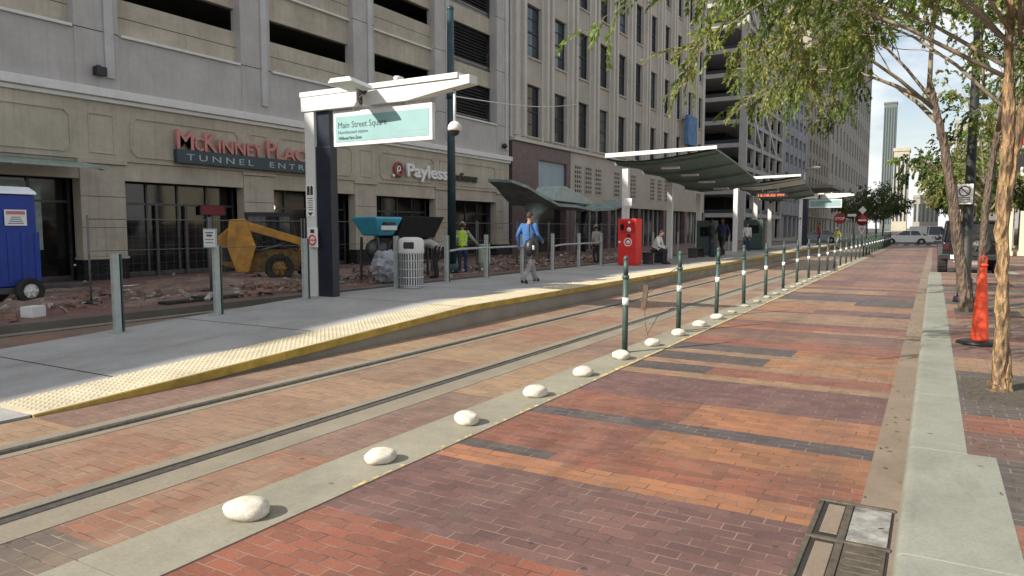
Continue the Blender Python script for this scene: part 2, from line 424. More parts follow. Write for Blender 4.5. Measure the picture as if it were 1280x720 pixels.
near = [(-4.37, -3.81, -8, 2.15, DRK), (-4.37, -3.81, 2.15, 3.9, RED), (-4.37, -3.81, 3.9, 5.3, PUR)] + bands(-4.37, -3.81, 5.3, YE, tp, .7, 2.2, 0)
mid = [(-6.00, -4.90, -8, 3.6, RED), (-6.00, -4.90, 3.6, 5.2, PNK)] + bands(-6.00, -4.90, 5.2, YE, [PNK, TAN, TAN, PNK, RED], .7, 2.2, 0)
far = [(-7.09, -6.38, -8, 3.4, TAN), (-7.09, -6.38, 3.4, 5.6, PUR)] + bands(-7.09, -6.38, 5.6, YE, tp, .7, 2.2, 0)
sheet('track_paving', near + mid + far, M_track, 0)
sheet('second_track_paving', bands(-12.6, -11.45, -8, YE, [PUR, RED, PNK], .7, 2.2, 0) + bands(-11.2, -10.9, -8, YE, [PUR, RED, PNK], .7, 2, 0), M_track, 0)
box_s('track_concrete_bands', [(-4.90, -4.78, -8, YE, -.08, .004), (-4.655, -4.37, -8, YE, -.08, .004), (-6.38, -6.225, -8, YE, -.08, .004), (-6.10, -6.00, -8, YE, -.08, .004),
                          (-13.1, -12.79, -8, YE, -.08, .004), (-12.67, -12.6, -8, YE, -.08, .004), (-11.45, -11.38, -8, YE, -.08, .004), (-11.26, -11.2, -8, YE, -.08, .004)], M_band)
rails = [(-4.72, -4.655, 'steel tram rail nearest the row of white stones'), (-6.225, -6.16, 'steel tram rail closest to the yellow platform edge'),
         (-11.32, -11.26, 'steel tram rail right behind the platform posts'), (-12.79, -12.73, 'steel tram rail beside the kerb of the torn-up pavement')]
for x0, x1, lab in rails:
    tag(box_s('tram_rail', [(x0, x1, -8, YE, -.08, .012)], M_steel, None), lab, 'rail', 'tram rails'); 
for o in list(C.objects):
    if o.name.startswith('tram_rail') and 'kind' in o: del o['kind']
st = MB(); y = -8.0
while y < 82.5:
    st.box(-3.81, -3.27, y, y + 2.485, -.08, .008); y += 2.5
struct(st.build('concrete_strip', M_strip))
ln = MB(); y = 3.4
while y < 82:
    near_ = y < 7.5
    L = rng.uniform(.02, .10) if near_ else rng.uniform(.1, .8); w0 = rng.uniform(0, .02); w1 = w0 + (rng.uniform(.012, .035) if near_ else rng.uniform(.03, .05))
    xe = -3.273 - w0; k_ = 5; e0 = [(xe - (w1 - w0) * rng.uniform(.5, 1.1), y + L * q / k_, .0096) for q in range(k_ + 1)]; e1 = [(xe + w0 * rng.uniform(.2, .9), y + L * q / k_, .0096) for q in range(k_ + 1)]
    ln.add(e0 + e1, [(q, k_ + 1 + q, k_ + 2 + q, q + 1) for q in range(k_)]); y += L + (rng.uniform(.0, .22) if near_ else rng.uniform(.0, .05))
struct(ln.build('yellow_line', M_liney))
# right side: gutter, kerb, pavement
gt = MB(); y = -8
while y < 30: gt.box(-.33, -.05, y, y + 2.99, -.08, .003); y += 3
struct(gt.build('gutter', M_gutter))
kb = MB(); y = -8.08
def kprof(w): return [(-.115, -.08), (-.115, .0), (-.10, .115), (-.09, .135), (-.07, .147), (-.05, .15), (w, .15), (w, -.08)]
while y < 29:
    w = .44 if y < 5 else .27
    L = 2.0 if y + 2.0 < 29.9 else 29.9 - y
    kb.prism(kprof(w), 'y', y, y + L - .008); y += 2.0
kb.box(-.06, 2.5, 29.9, 30.15, -.08, .15); kb.box(2.35, 2.6, 30.155, 83, -.08, .15)
struct(kb.build('kerb', M_kerb, None, .003, 1))
sw = [(.44, 5.5, -8, 5.92, PUR)]
yy = 5.92
sw = [(.44, 6.5, -8, 3, PUR), (.44, 6.5, 3, 4.6, RED), (.44, 6.5, 4.6, 5.9, DRK)] + [(.27, 6.5, 5.9, 6.6, PUR), (.27, 6.5, 6.6, 7.2, RED), (.27, 6.5, 7.2, 9.4, DRK), (.27, 6.5, 9.4, 10.4, TAN), (.27, 6.5, 10.4, 11.2, PUR)] + bands(.27, 6.5, 11.2, 29.9, [PUR, RED, PUR, DRK, TAN], .6, 1.6) + bands(2.6, 6.5, 29.9, 83, [PUR, RED, PNK, DRK, TAN], .6, 2)
sheet('pavement', sw, M_walk, .146)
sheet('parking_lane', bands(-.05, 2.35, 30.15, 83, [PUR, DRK, PUR, RED], .8, 2.5), M_road, .002)
sheet('gutter_far', [(-.33, -.05, 30, 83, None)], M_gutter, .002)
# left working pavement
box_s('work_kerb', [(-13.3, -13.1, -8, 83, -.08, .15)], M_wkerb, bevel=.015)
sheet('work_pavement', [(-22.6, -13.3, -8, 83, None)], M_work, .146)
# cross street and everything beyond it
sheet('cross_street', [(-300, 300, 83, 98, None)], M_asph, .001)
b = MB(); b.quad((-7, 98, 0), (3, 98, 0), (3, 900, 0), (-7, 900, 0)); struct(b.build('far_road', M_asph))
box_s('far_pavement', [(-22.6, -7, 98, 900, -.07, .12), (3, 9, 98, 900, -.07, .12)], M_strip)
ml = MB()
for x in (-5.2, -4.2, -3.2, -2.2, -1.2, -.2): ml.box(x, x + .5, 83.6, 86.2, 0, .006)
struct(ml.build('crosswalk_marking', M_refl))
# platform with its ramp
def pz(y): return max(.02, min(.36, .02 + .34 * (y - 3.4) / 7.2))
pl = MB(); ys = [3.4, 10.6, 70, 76]; zs = [.02, .36, .36, .02]
pl.add([(-10.95, y, z) for y, z in zip(ys, zs)] + [(-7.85, y, z) for y, z in zip(ys, zs)] + [(-10.95, y, -.08) for y in ys] + [(-7.85, y, -.08) for y in ys],
       [(0, 4, 5, 1), (1, 5, 6, 2), (2, 6, 7, 3), (0, 1, 9, 8), (1, 2, 10, 9), (2, 3, 11, 10)])
pl.box(-10.95, -7.13, -8, 3.392, -.08, .02)
plo = struct(pl.build('platform', M_plat))
jt = MB()
for y in [4.6 + 3 * i for i in range(22)]:
    z0, z1 = pz(y), pz(y + .022)
    jt.quad((-10.9, y, z0 + .002), (-7.87, y, z0 + .002), (-7.87, y + .022, z1 + .002), (-10.9, y + .022, z1 + .002))
struct(jt.build('platform_joint', M_slot))
def strip_along(name, x0, x1, ztop, zbot, m):
    q = MB(); n = len(ys)
    q.add([(x0, y, z + ztop) for y, z in zip(ys, zs)] + [(x1, y, z + ztop) for y, z in zip(ys, zs)] + [(x0, y, max(-.08, z + zbot)) for y, z in zip(ys, zs)] + [(x1, y, max(-.08, z + zbot)) for y, z in zip(ys, zs)],
          [(i, n + i, n + i + 1, i + 1) for i in range(n - 1)] + [(n + i, 3 * n + i, 3 * n + i + 1, n + i + 1) for i in range(n - 1)] + [(2 * n + i, 2 * n + i + 1, 3 * n + i + 1, 3 * n + i) for i in range(n - 1)] + [(0, 2 * n, 3 * n, n), (n - 1, 2 * n - 1, 4 * n - 1, 3 * n - 1)])
    return struct(q.build(name, m))
strip_along('platform_side', -7.85, -7.13, -.004, -.6, M_platface)
strip_along('platform_edge', -7.2, -7.09, .0, -.10, M_yel)
strip_along('tactile_paving', -7.85, -7.105, .006, -.003, M_tact)
dm = MB()
y = 3.5
while y < 24:
    for i in range(9):
        x = -7.81 + i * .078; z = pz(y) + .006
        if z > .355: z = .366
        s = .022
        dm.add([(x - s, y - s, z), (x + s, y - s, z), (x + s, y + s, z), (x - s, y + s, z), (x, y, z + .013)], [(0, 1, 4), (1, 2, 4), (2, 3, 4), (3, 0, 4)])
    y += .078
struct(dm.build('tactile_domes', M_tact), 'stuff')
# storm drain in the gutter
t = thing('storm_drain', 'rusty iron storm drain with a worn silver lid set in the gutter', 'drain', (-.32, 3.6, 0))
b = MB(t.location)
for y0, y1 in ((3.05, 3.62), (3.66, 4.24), (4.28, 4.86)):
    b.box(-.56, -.53, y0, y1, -.05, .012); b.box(-.40, -.36, y0, y1, -.05, .012)
b.build('frame', M_iron, t, .004)
b = MB(t.location); b.box(-.555, -.135, 3.04, 4.87, -.02, .0035); b.build('pit', M_slot, t)  # flush dark plate: dirt plus the deep gap's shade in its colour
b = MB(t.location)
for y in (3.03, 3.64, 4.26, 4.88): MB(t.location).box(-.56, -.13, y - .018, y + .018, -.05, .014).build('crossbar', M_iron, t, .004)
for y0, y1 in ((3.06, 3.61), (3.67, 4.23), (4.29, 4.85)):
    b = MB(t.location); b.box(-.50, -.405, y0 + .06, y1 - .03, -.05, .008); b.build('small_lid', M_gutter, t, .004)
    b = MB(t.location); b.box(-.355, -.15, y0, y1, -.05, .009)
    for k in range(6 if y0 < 4 else 0): b.box(-.34, -.165, y0 + .05 + k * .08, y0 + .075 + k * .08, 0, .0125)
    b.build('lid', M_ironp if y0 > 4 else M_iron, t, .003)

# ------------------------------------------------------------------ stones and bollards along the track
def stone_mesh(seed):
    r = random.Random(seed); bm = bmesh.new(); bmesh.ops.create_icosphere(bm, subdivisions=4, radius=1)
    from mathutils import noise as nz
    for v in bm.verts:
        d = v.co.normalized(); k = 1 + .11 * nz.noise(d * 1.4 + Vector((seed, 0, 0))) + .02 * nz.noise(d * 4 + Vector((seed, 1, 0)))
        z = (abs(d.z) ** .8) * (1 if d.z > 0 else -1) * .07 * k; 
        v.co = Vector((d.x * .150 * k, d.y * .125 * k, z + .05))
        if v.co.z < 0: v.co.z = 0
    for f in bm.faces: f.smooth = True
    me = bpy.data.meshes.new('white_stone'); bm.to_mesh(me); bm.free(); me.materials.append(M_stone); return me
SM = [stone_mesh(i * 3.7) for i in range(5)]
SM2 = [m_.copy() for m_ in SM]
for m_ in SM2: m_.materials[0] = M_stoned
for i in range(30):
    y = 2.82 + 1.213 * i + rng.uniform(-.05, .05)
    o = link('white_stone', SM[i % 5] if i < 10 else SM2[i % 5]); o.location = (-3.51 + rng.uniform(-.02, .02), y, .006); o.rotation_euler = (0, 0, rng.uniform(0, 6.28) if i > 0 else .5)
    s = rng.uniform(.84, .95) * (1 if i < 10 else rng.uniform(.65, .85)); o.scale = (s, s, s * rng.uniform(.9, 1.1) * (1 if i < 10 else .75))
    lab = 'round white stone fixed on the concrete strip, nearest the camera' if i == 0 else 'round white stone on the concrete strip, %s from the near end' % ORD[i]
    tag(o, lab, 'stone', 'white stones along the track')
BY = [9.38 + 2.44 * i for i in range(30)]
def make_bollard(lab):
    t = thing('bollard', lab, 'bollard', (-3.66, BY[0], .008), 0, 'green bollards along the track')
    b = MB(); b.cyl((0, 0, .002), (0, 0, 1.07), .040, .040, 16); b.cyl((0, 0, 0), (0, 0, .03), .075, .055, 16); b.build('post', M_green, t)
    b = MB(); b.cyl((0, 0, .67), (0, 0, .77), .0425, .0425, 16); b.build('white_band', M_refl, t)
    b = MB(); b.cyl((0, 0, 1.03), (0, 0, 1.08), .047, .05, 16); b.cyl((0, 0, 1.08), (0, 0, 1.30), .034, .031, 16); b.ell((0, 0, 1.31), (.037, .037, .042), 12, 8); b.build('cap', M_green, t)
    return t
bol = make_bollard('green bollard with a white band, first from the near end, behind a white stone')
bols = [bol]
for i in range(1, 30):
    lab = 'green bollard with a white band, %s from the near end of the row' % ORD[i]
    if i == 1: lab = 'green bollard with the hanging wooden board wired to it'
    bols.append(copy_tree(bol, (-3.66 + rng.uniform(-.01, .01), BY[i], .008), rng.uniform(0, 3), lab))
for q in bols[1:]: q.rotation_euler = (rng.uniform(-.02, .02), rng.uniform(-.02, .02), rng.uniform(0, 3))
# rail fence between the far bollards
t = thing('handrail', 'low green handrail joining the far bollards near the crossing', 'handrail', (-3.75, 58, 0))
b = MB(t.location)
for z in (.35, .62, .98): b.tube([(-3.76, 50, z), (-3.76, 81, z)], .025, 8)
b.build('bars', M_green, t)
b = MB(t.location)
for k in range(26): b.cyl((-3.76, 50.2 + k * 1.22, 0), (-3.76, 50.2 + k * 1.22, 1.0), .02, .02, 8)
b.build('uprights', M_green, t)
# hanging board
t = thing('hanging_board', 'small weathered board hanging on thin wires beside the track', 'board', (-3.95, 11.0, .3))
A = Vector((-3.70, BY[1], 1.07)); B_ = Vector((-3.97, 11.02, .86))
b = MB(t.location); b.obox((-3.97, 11.02, .63), (.085, .03, .40), Matrix.Rotation(.12, 3, 'Y')); b.build('plank', M_wood, t, .004)
b = MB(t.location)
b.tube([A, A.lerp(B_, .5) + Vector((0, 0, -.03)), B_], .006, 6); b.tube([A + Vector((0, 0, -.15)), (-3.93, 11.05, .70)], .005, 6)
b.tube([(-3.66, BY[1], .45), (-3.85, 11.3, .3), (-3.9, 11.0, .05)], .006, 6); b.tube([(-3.97, 11.02, .44), (-3.95, 11.0, .2), (-3.9, 11.0, .01)], .005, 6)
b.build('wire', M_metal, t)

# ------------------------------------------------------------------ platform furniture
PX = -10.62
def make_post(lab, y):
    t = thing('platform_post', lab, 'post', (PX, y, pz(y)), 0, 'galvanised posts along the back of the platform')
    b = MB(); b.box(.03, .045, -.06, .04, 0, 1.2); b.box(-.03, .029, -.06, -.048, 0, 1.2); b.build('face_plate', M_galv, t, .004)
    b = MB(); b.box(-.03, .0285, .022, .036, 0, 1.19); b.box(-.035, .04, .065, .09, 0, 1.19); b.box(-.015, .015, .042, .0645, .1, 1.1); b.build('web', M_green, t)
    b = MB(); b.box(-.09, .09, -.1, .11, -.02, .012); b.build('base_plate', M_galv, t)
    return t
PYs = [6.33, 8.1, 10.12, 12.9, 14.88, 16.75, 18.75, 20.75, 22.75, 24.7, 28.4, 30.4, 34.0, 38.5, 40.5, 44, 46, 50, 54, 57]
labs = ['slim galvanised post alone at the foot of the platform ramp', 'galvanised post carrying the small notice on the ramp', 'galvanised post right beside the white sign pylon', 'galvanised post just left of the litter bin',
        'galvanised post behind the litter bin where the handrail begins', 'galvanised post beside the worker in the yellow vest', 'galvanised post hidden behind the man in the blue jacket', 'galvanised post just past the man in the blue jacket',
        'galvanised post in the middle of the far handrail', 'galvanised post just before the shelter, where the handrail ends']
post0 = None
for i, y in enumerate(PYs):
    lab = labs[i] if i < len(labs) else 'galvanised post in the shelter shade, %s from the red kiosk' % ORD[i - len(labs)]
    if post0 is None: post0 = make_post(lab, y)
    else: copy_tree(post0, (PX, y, pz(y)), 0, lab)
def handrail(lab, y0, y1):
    t = thing('handrail', lab, 'handrail', (PX, y0, .36), 0, 'handrails between the platform posts')
    b = MB(); n = 8
    pts = [(0.0, .05, .78), (.0, .18, .80), (.03, .45, .825), (.03, 1.0, .84)] + [(.03, 1.0 + (y1 - y0 - 1.0) * k / 4, .84) for k in (1, 2, 3, 4)]
    b.tube(pts, .028, 10); b.build('bar', M_galv, t)
    b = MB()
    y = 1.9
    while y < y1 - y0: b.bar((0, y, .80), (.03, y, .84), .03, .02); y += 1.95
    b.build('brackets', M_green, t)
handrail('steel handrail running behind the man in the blue jacket', 14.88, 18.8); handrail('steel handrail between the posts before the shelter', 20.75, 24.7)
# small notice on the second post
t = thing('notice_sign', 'small white notice board on the ramp post', 'sign', (PX, 8.0, 1.4))
b = MB(); b.box(-.17, .17, -.012, .012, 0, .33); b.build('plate', M_galv, t, .006)
b = MB(); b.box(-.15, .15, -.0155, -.0125, .02, .31); b.build('face', M_white, t)
b = MB()
for k, (w, h) in enumerate([(.2, .02), (.14, .035), (.22, .012), (.2, .012)]): b.box(-w / 2, w / 2, -.018, -.016, .25 - k * .055, .25 - k * .055 + h)
b.build('print', M_ink, t)

# station sign pylon
def make_pylon(lab, loc):
    t = thing('station_pylon', lab, 'station sign', loc)       # origin at the foot of the white column, beam runs to +X
    b = MB(); b.box(0, .26, -.12, .14, 0, 3.72); b.build('column', M_white, t, .008)
    b = MB(); b.box(.262, .66, -.09, .10, 0, 3.0); b.box(.262, .6, -.05, .06, 3.0, 3.72); b.build('side_panel', M_navy, t, .006)
    b = MB(); b.prism([(-.06, 3.70), (1.35, 3.70), (1.42, 3.78), (1.42, 3.98), (-.06, 3.98)], 'y', -.15, .15); b.build('beam_box', M_white, t, .01)
    b = MB(); b.prism([(-.08, 3.985), (3.75, 3.985), (3.75, 4.085), (-.08, 4.085)], 'y', -.16, .16); b.build('beam_cap', M_white, t, .008)
    b = MB(); b.prism([(1.55, 3.70), (2.6, 3.70), (3.3, 3.80), (3.98, 3.88), (3.98, 4.03), (3.76, 4.03), (3.76, 3.98), (1.55, 3.98)], 'y', -.13, .13); b.build('beam_arm', M_white, t, .008)
    b = MB(); b.cyl((1.43, 0, 3.84), (1.6, 0, 3.84), .11, .11, 14); b.build('joint', M_metal, t)
    b = MB(); b.box(.72, 3.12, -.045, .045, 2.98, 3.64); s = b.build('sign_frame', M_white, t, .006)
    b = MB(); b.box(.785, 3.05, -.052, -.047, 3.06, 3.55); b.build('sign_face', M_teal, t)
    b = MB(); b.box(1.2, 1.24, -.03, .03, 3.64, 3.72); b.box(2.5, 2.54, -.03, .03, 3.64, 3.72); b.build('hanger', M_white, t)
    text('Main Street Square', .172, (.85, -.054, 3.325), '-Y', M_ink, t, .002, width=1.22)
    text('Northbound station', .085, (.85, -.054, 3.215), '-Y', M_ink, t, .002, width=.76)
    text('Without Fare Zone', .082, (.85, -.054, 3.105), '-Y', M_ink, t, .002, width=.6, bold=.003)
    b = MB(); b.box(2.3, 3.0, -.0535, -.0522, 3.17, 3.185); b.box(2.05, 3.0, -.0535, -.0522, 3.10, 3.112); b.build('sign_rule', M_panelb, t)
    # flood light on top
    b = MB(); b.prism([(-.28, 0), (.28, 0), (.22, .09), (-.22, .09)], 'y', -.32, .32); l = b.build('light_head', M_white, t, .012); l.location = (1.66, -.55, 3.97); l.rotation_euler = (R(-5), 0, R(3))
    b = MB(); b.tube([(1.66, -.4, 4.0), (1.62, -.2, 3.97), (1.58, 0, 3.9)], .05, 8); b.build('light_arm', M_metal, t)
    b = MB(); b.box(2.32, 2.40, -.05, .05, 4.085, 4.17); b.cyl((2.36, -.03, 4.14), (2.36, -.13, 4.12), .05, .05, 10); b.build('sensor', M_white, t)
    return t
pyl = make_pylon('white station pylon with a teal name board, near the platform ramp', (-11.0, 10.68, pz(10.4)))
# plaques on the pylon: parts
b = MB(); b.box(.01, .25, -.135, -.122, 1.62, 2.25); o = b.build('plaque', M_refl, pyl, .004)
b = MB(); b.prism([(.06, 1.70), (.20, 1.70), (.13, 1.63)][::-1], 'y', -.139, -.1355)
b.box(.05, .12, -.139, -.1355, 2.05, 2.2); b.box(.14, .21, -.139, -.1355, 2.05, 2.2); b.cyl((.085, -.1355, 2.2), (.085, -.139, 2.2), .035, n=12); b.cyl((.175, -.1355, 2.2), (.175, -.139, 2.2), .035, n=12)
for k in range(6): b.box(.06 if k % 2 else .08, .2, -.138, -.1355, 1.75 + k * .045, 1.765 + k * .045)
b.build('plaque_print', M_letd, pyl)
# prohibition sign and dome camera hang on the pylon but are their own things
t = thing('prohibition_sign', 'small white sign with a red ring on the post beside the pylon', 'sign', (-10.9, 10.5, 1.35))
b = MB(); b.box(.0, .27, -.02, 0, 0, .40); b.build('plate', M_refl, t, .02)
b = MB(); b.tube([(.135 + .095 * math.cos(a), -.024, .15 + .095 * math.sin(a)) for a in [k * math.pi / 8 for k in range(17)]], .016, 6); b.box(.07, .2, -.026, -.021, .138, .162); b.build('red_ring', M_red, t)
b = MB(); b.box(.08, .19, -.024, -.0205, .29, .36); b.build('print', M_letd, t)
t = thing('dome_camera', 'white dome security camera hanging under the pylon beam', 'camera', (-7.42, 10.68, 3.5))
b = MB(); b.cyl((0, 0, .06), (0, 0, .72), .025, .025, 10); b.build('stem', M_white, t)
b = MB(); b.ell((0, 0, 0), (.125, .125, .13), 20, 12, -.04); b.build('housing', M_white, t)
b = MB(); b.ell((0, 0, -.045), (.085, .085, .09), 16, 10); b.build('dome', M_black, t)

# litter bin
t = thing('litter_bin', 'round metal mesh litter bin with a pale domed lid', 'litter bin', (-10.38, 13.15, .36))
b = MB(); n = 28
for k in range(n):
    a = 2 * math.pi * k / n; b.bar((.27 * math.cos(a), .27 * math.sin(a), .06), (.275 * math.cos(a), .275 * math.sin(a), .80), .032, .006, (math.cos(a), math.sin(a), 0))
for z in (.06, .25, .44, .63, .80):
    b.tube([(.278 * math.cos(a), .278 * math.sin(a), z) for a in [2 * math.pi * k / 28 for k in range(29)]], .014, 6)
b.cyl((0, 0, 0), (0, 0, .05), .27, .27, 28); b.build('cage', M_alu, t)
b = MB(); b.cyl((0, 0, .055), (0, 0, .8), .235, .245, 24); b.build('liner', mat('bin_liner', (.12, .12, .125), .5, var=.3), t)
b = MB(); b.tube([(0, 0, .80), (0, 0, .83), (0, 0, 1.10), (0, 0, 1.14), (0, 0, 1.17)], [.29, .30, .29, .25, .16], 28); b.build('lid', M_white, t)
b = MB(); b.obox((.125, -.245, .985), (.24, .07, .16), Matrix.Rotation(R(27), 3, 'Z')); b.build('opening', M_black, t, .03)

# shelters
def make_shelter(lab, y0, panels=False):
    t = thing('station_shelter', lab, 'shelter', (-10.3, y0, .36), 0, 'curved roof shelters on the platform')
    L = 11.0
    def dr(y): return .6 * (max(0, y) / 11) ** 1.4
    # cross section: gull wing, long cantilever towards the track
    def sec(y, up):
        dz = -dr(y); k_ = 1 - .2 * y / L
        prof = [(-.75, 4.02), (-.4, 3.92), (0.1, 3.86), (.8, 3.86), (1.6 * k_, 3.92), (2.5 * k_, 4.03), (3.45 * k_, 4.16)]
        return [(x, y, z + dz + (up if 0 else 0)) for x, z in prof]
    b = MB(); b.smooth = True; ys_ = [0.05 + L * k / 12 for k in range(13)]; rows = [sec(y, 0) for y in ys_]; k = len(rows[0])
    vs = [p for r in rows for p in r] + [(p[0], p[1], p[2] + .06) for r in rows for p in r]; n = len(ys_) * k; fs = []
    for i in range(12):
        for j in range(k - 1):
            fs += [(i * k + j, i * k + j + 1, (i + 1) * k + j + 1, (i + 1) * k + j), (n + i * k + j, n + (i + 1) * k + j, n + (i + 1) * k + j + 1, n + i * k + j + 1)]
        fs += [(i * k, (i + 1) * k, n + (i + 1) * k, n + i * k), (i * k + k - 1, n + i * k + k - 1, n + (i + 1) * k + k - 1, (i + 1) * k + k - 1)]
    b.smooth = False
    b.add(vs, fs); b.build('roof', M_roofg, t)
    b = MB(); pr = sec(0, 0)
    fz = [(p[0], p[2] + .02) for p in pr] + [(p[0], p[2] + .17) for p in reversed(pr)]
    b.prism([(-.78, 4.07), (3.5, 4.19), (3.5, 4.31), (-.78, 4.24)], 'y', -.04, .04); b.build('fascia', M_white, t, .008)
    for kk in range(4):
        y = .9 + kk * 3.1
        pk = sec(y, 0); e = dr(y); b = MB(); b.prism([(p[0], p[2] - .01) for p in pk] + [(pk[-1][0], pk[-1][2] - .05), (1.6, 3.80 - e), (.1, 3.72 - e), (-.75, 3.88 - e)], 'y', y - .05, y + .05); b.build('rib', M_soffit, t)
    for kk in range(4):
        y = 1.4 + kk * 2.6
        b = MB(); b.box(1.0, 1.7, y - .12, y + .12, 3.70 - dr(y), 3.78 - dr(y)); b.build('light_box', M_pane, t, .01)
    if panels:  # white underside strips, brightness of the lit glass roof put into their colour
        for q in range(3):
            ya, yb = .15 + q * 1.25, 1.3 + q * 1.25; A_, B2 = sec(ya, 0), sec(yb, 0)
            b = MB(); n_ = len(A_) - 1
            b.add([(p[0], p[1], p[2] - .012) for p in A_[1:]] + [(p[0], p[1], p[2] - .012) for p in B2[1:]] + [(p[0], p[1], p[2] - .03) for p in A_[1:]] + [(p[0], p[1], p[2] - .03) for p in B2[1:]],
                  [(j, j + 1, n_ + j + 1, n_ + j) for j in range(n_ - 1)] + [(2 * n_ + j, 3 * n_ + j, 3 * n_ + j + 1, 2 * n_ + j + 1) for j in range(n_ - 1)])
            b.build('lit_panel', M_pane, t)
    for y in (.2, 5.6, 10.2):
        b = MB(); b.box(-.12, .12, y - .11, y + .11, -.0, 3.64 - dr(y)); b.build('column', M_trim, t, .01)
    return t
sh1 = make_shelter('curved green shelter nearest the red kiosk', 26.1)
b = MB(); b.box(.05, .37, -.14, -.11, 2.2, 2.5); b.build('sign_plate', M_refl, sh1, .005)
sh2 = make_shelter('curved green shelter with the red lit departure board, farther along the platform', 42.2, True); sh2.location.x = -9.9
t = thing('departure_board', 'small black departure board with red lit letters under the far shelter', 'display', (-7.75, 41.3, 3.42))
b = MB(); b.box(-.8, .75, 0, .12, 0, .2); b.build('case', M_black, t, .01)
b = MB(); b.box(-.5, -.46, .04, .08, .3, .5); b.box(.3, .34, .04, .08, .3, .5); b.build('hanger', M_metal, t)
text('12:18:26 PM', .15, (-.70, -.004, .045), '-Y', M_led, t, .002, width=1.35)

# red kiosk
t = thing('red_kiosk', 'bright red ticket kiosk with white round emblems under the shelter', 'kiosk', (-9.75, 25.35, .36))
b = MB(); b.box(-.36, .36, -.3, .3, .06, 1.72); b.box(-.33, .33, -.27, .27, 0, .06); b.build('cabinet', M_red, t, .02)
b = MB(); b.box(-.24, .3, -.304, -.301, 1.18, 1.62); b.build('screen_panel', mat('deep_red', (.5, .02, .02), .3, var=.1), t)
b = MB(); b.cyl((.08, -.303, 1.32), (.08, -.308, 1.32), .085, n=20); b.cyl((.08, -.303, 1.58), (.08, -.308, 1.58), .045, n=16); b.build('emblem', M_refl, t)
b = MB(); b.tube([(.04 + .14 * math.cos(a), -.305, .86 + .14 * math.sin(a)) for a in [k * math.pi / 10 for k in range(21)]], .02, 6); b.cyl((.04, -.302, .86), (.04, -.307, .86), .075, n=16); b.build('ring_emblem', M_refl, t)
b = MB(); b.cyl((-.29, -.302, .86), (-.29, -.306, .86), .045, n=14); b.build('dot', M_refl, t)
b = MB(); b.box(0, .14, -.33, -.301, 1.06, 1.15); b.build('card_slot', M_black, t, .008)
b = MB(); b.box(-.26, -.12, -.306, -.3045, 1.30, 1.52); b.build('screen', M_cglass, t)
b = MB(); b.box(-.361, .361, -.302, .302, .60, .606); b.build('seam', M_black, t)
b = MB(); b.box(-.16, .26, -.3035, -.3012, .2, .5); b.build('lower_panel', M_red, t, .01)
# cabinets in the shelter shade
for x, y, w, h, lab in [(-9.9, 36.5, .9, 1.75, 'dark green ticket cabinet standing in the shelter shade'), (-9.9, 47.5, 1.2, 1.9, 'dark green ticket cabinet under the far shelter')]:
    t = thing('ticket_cabinet', lab, 'cabinet', (x, y, .36), 0, 'ticket cabinets on the platform')
    b = MB(); b.box(-w / 2, w / 2, -.35, .35, .08, h); b.box(-w / 2 + .04, w / 2 - .04, -.3, .3, 0, .08); b.build('cabinet', M_green, t, .02)
    b = MB(); b.box(-w * .3, w * .3, -.36, -.351, h * .55, h * .82); b.build('screen', M_cglass, t)
for x, y, lab in [(-9.35, 26.9, 'metal bench beside the red kiosk'), (-9.6, 33.6, 'metal bench deep in the shelter shade')]:
    t = thing('bench', lab, 'bench', (x, y, .36), 0, 'benches under the shelter')
    b = MB()
    for k in range(5): b.box(-.22 + k * .1, -.14 + k * .1, -.8, .8, .42, .45)
    b.build('seat', M_metal, t)
    for yy in (-.65, .65):
        b = MB(); b.box(-.2, .2, yy - .03, yy + .03, 0, .42); b.build('leg', M_metal, t)
far = copy_tree(pyl, (-9.45, 62, .36), 0, 'second white station pylon with a teal board at the far platform end')

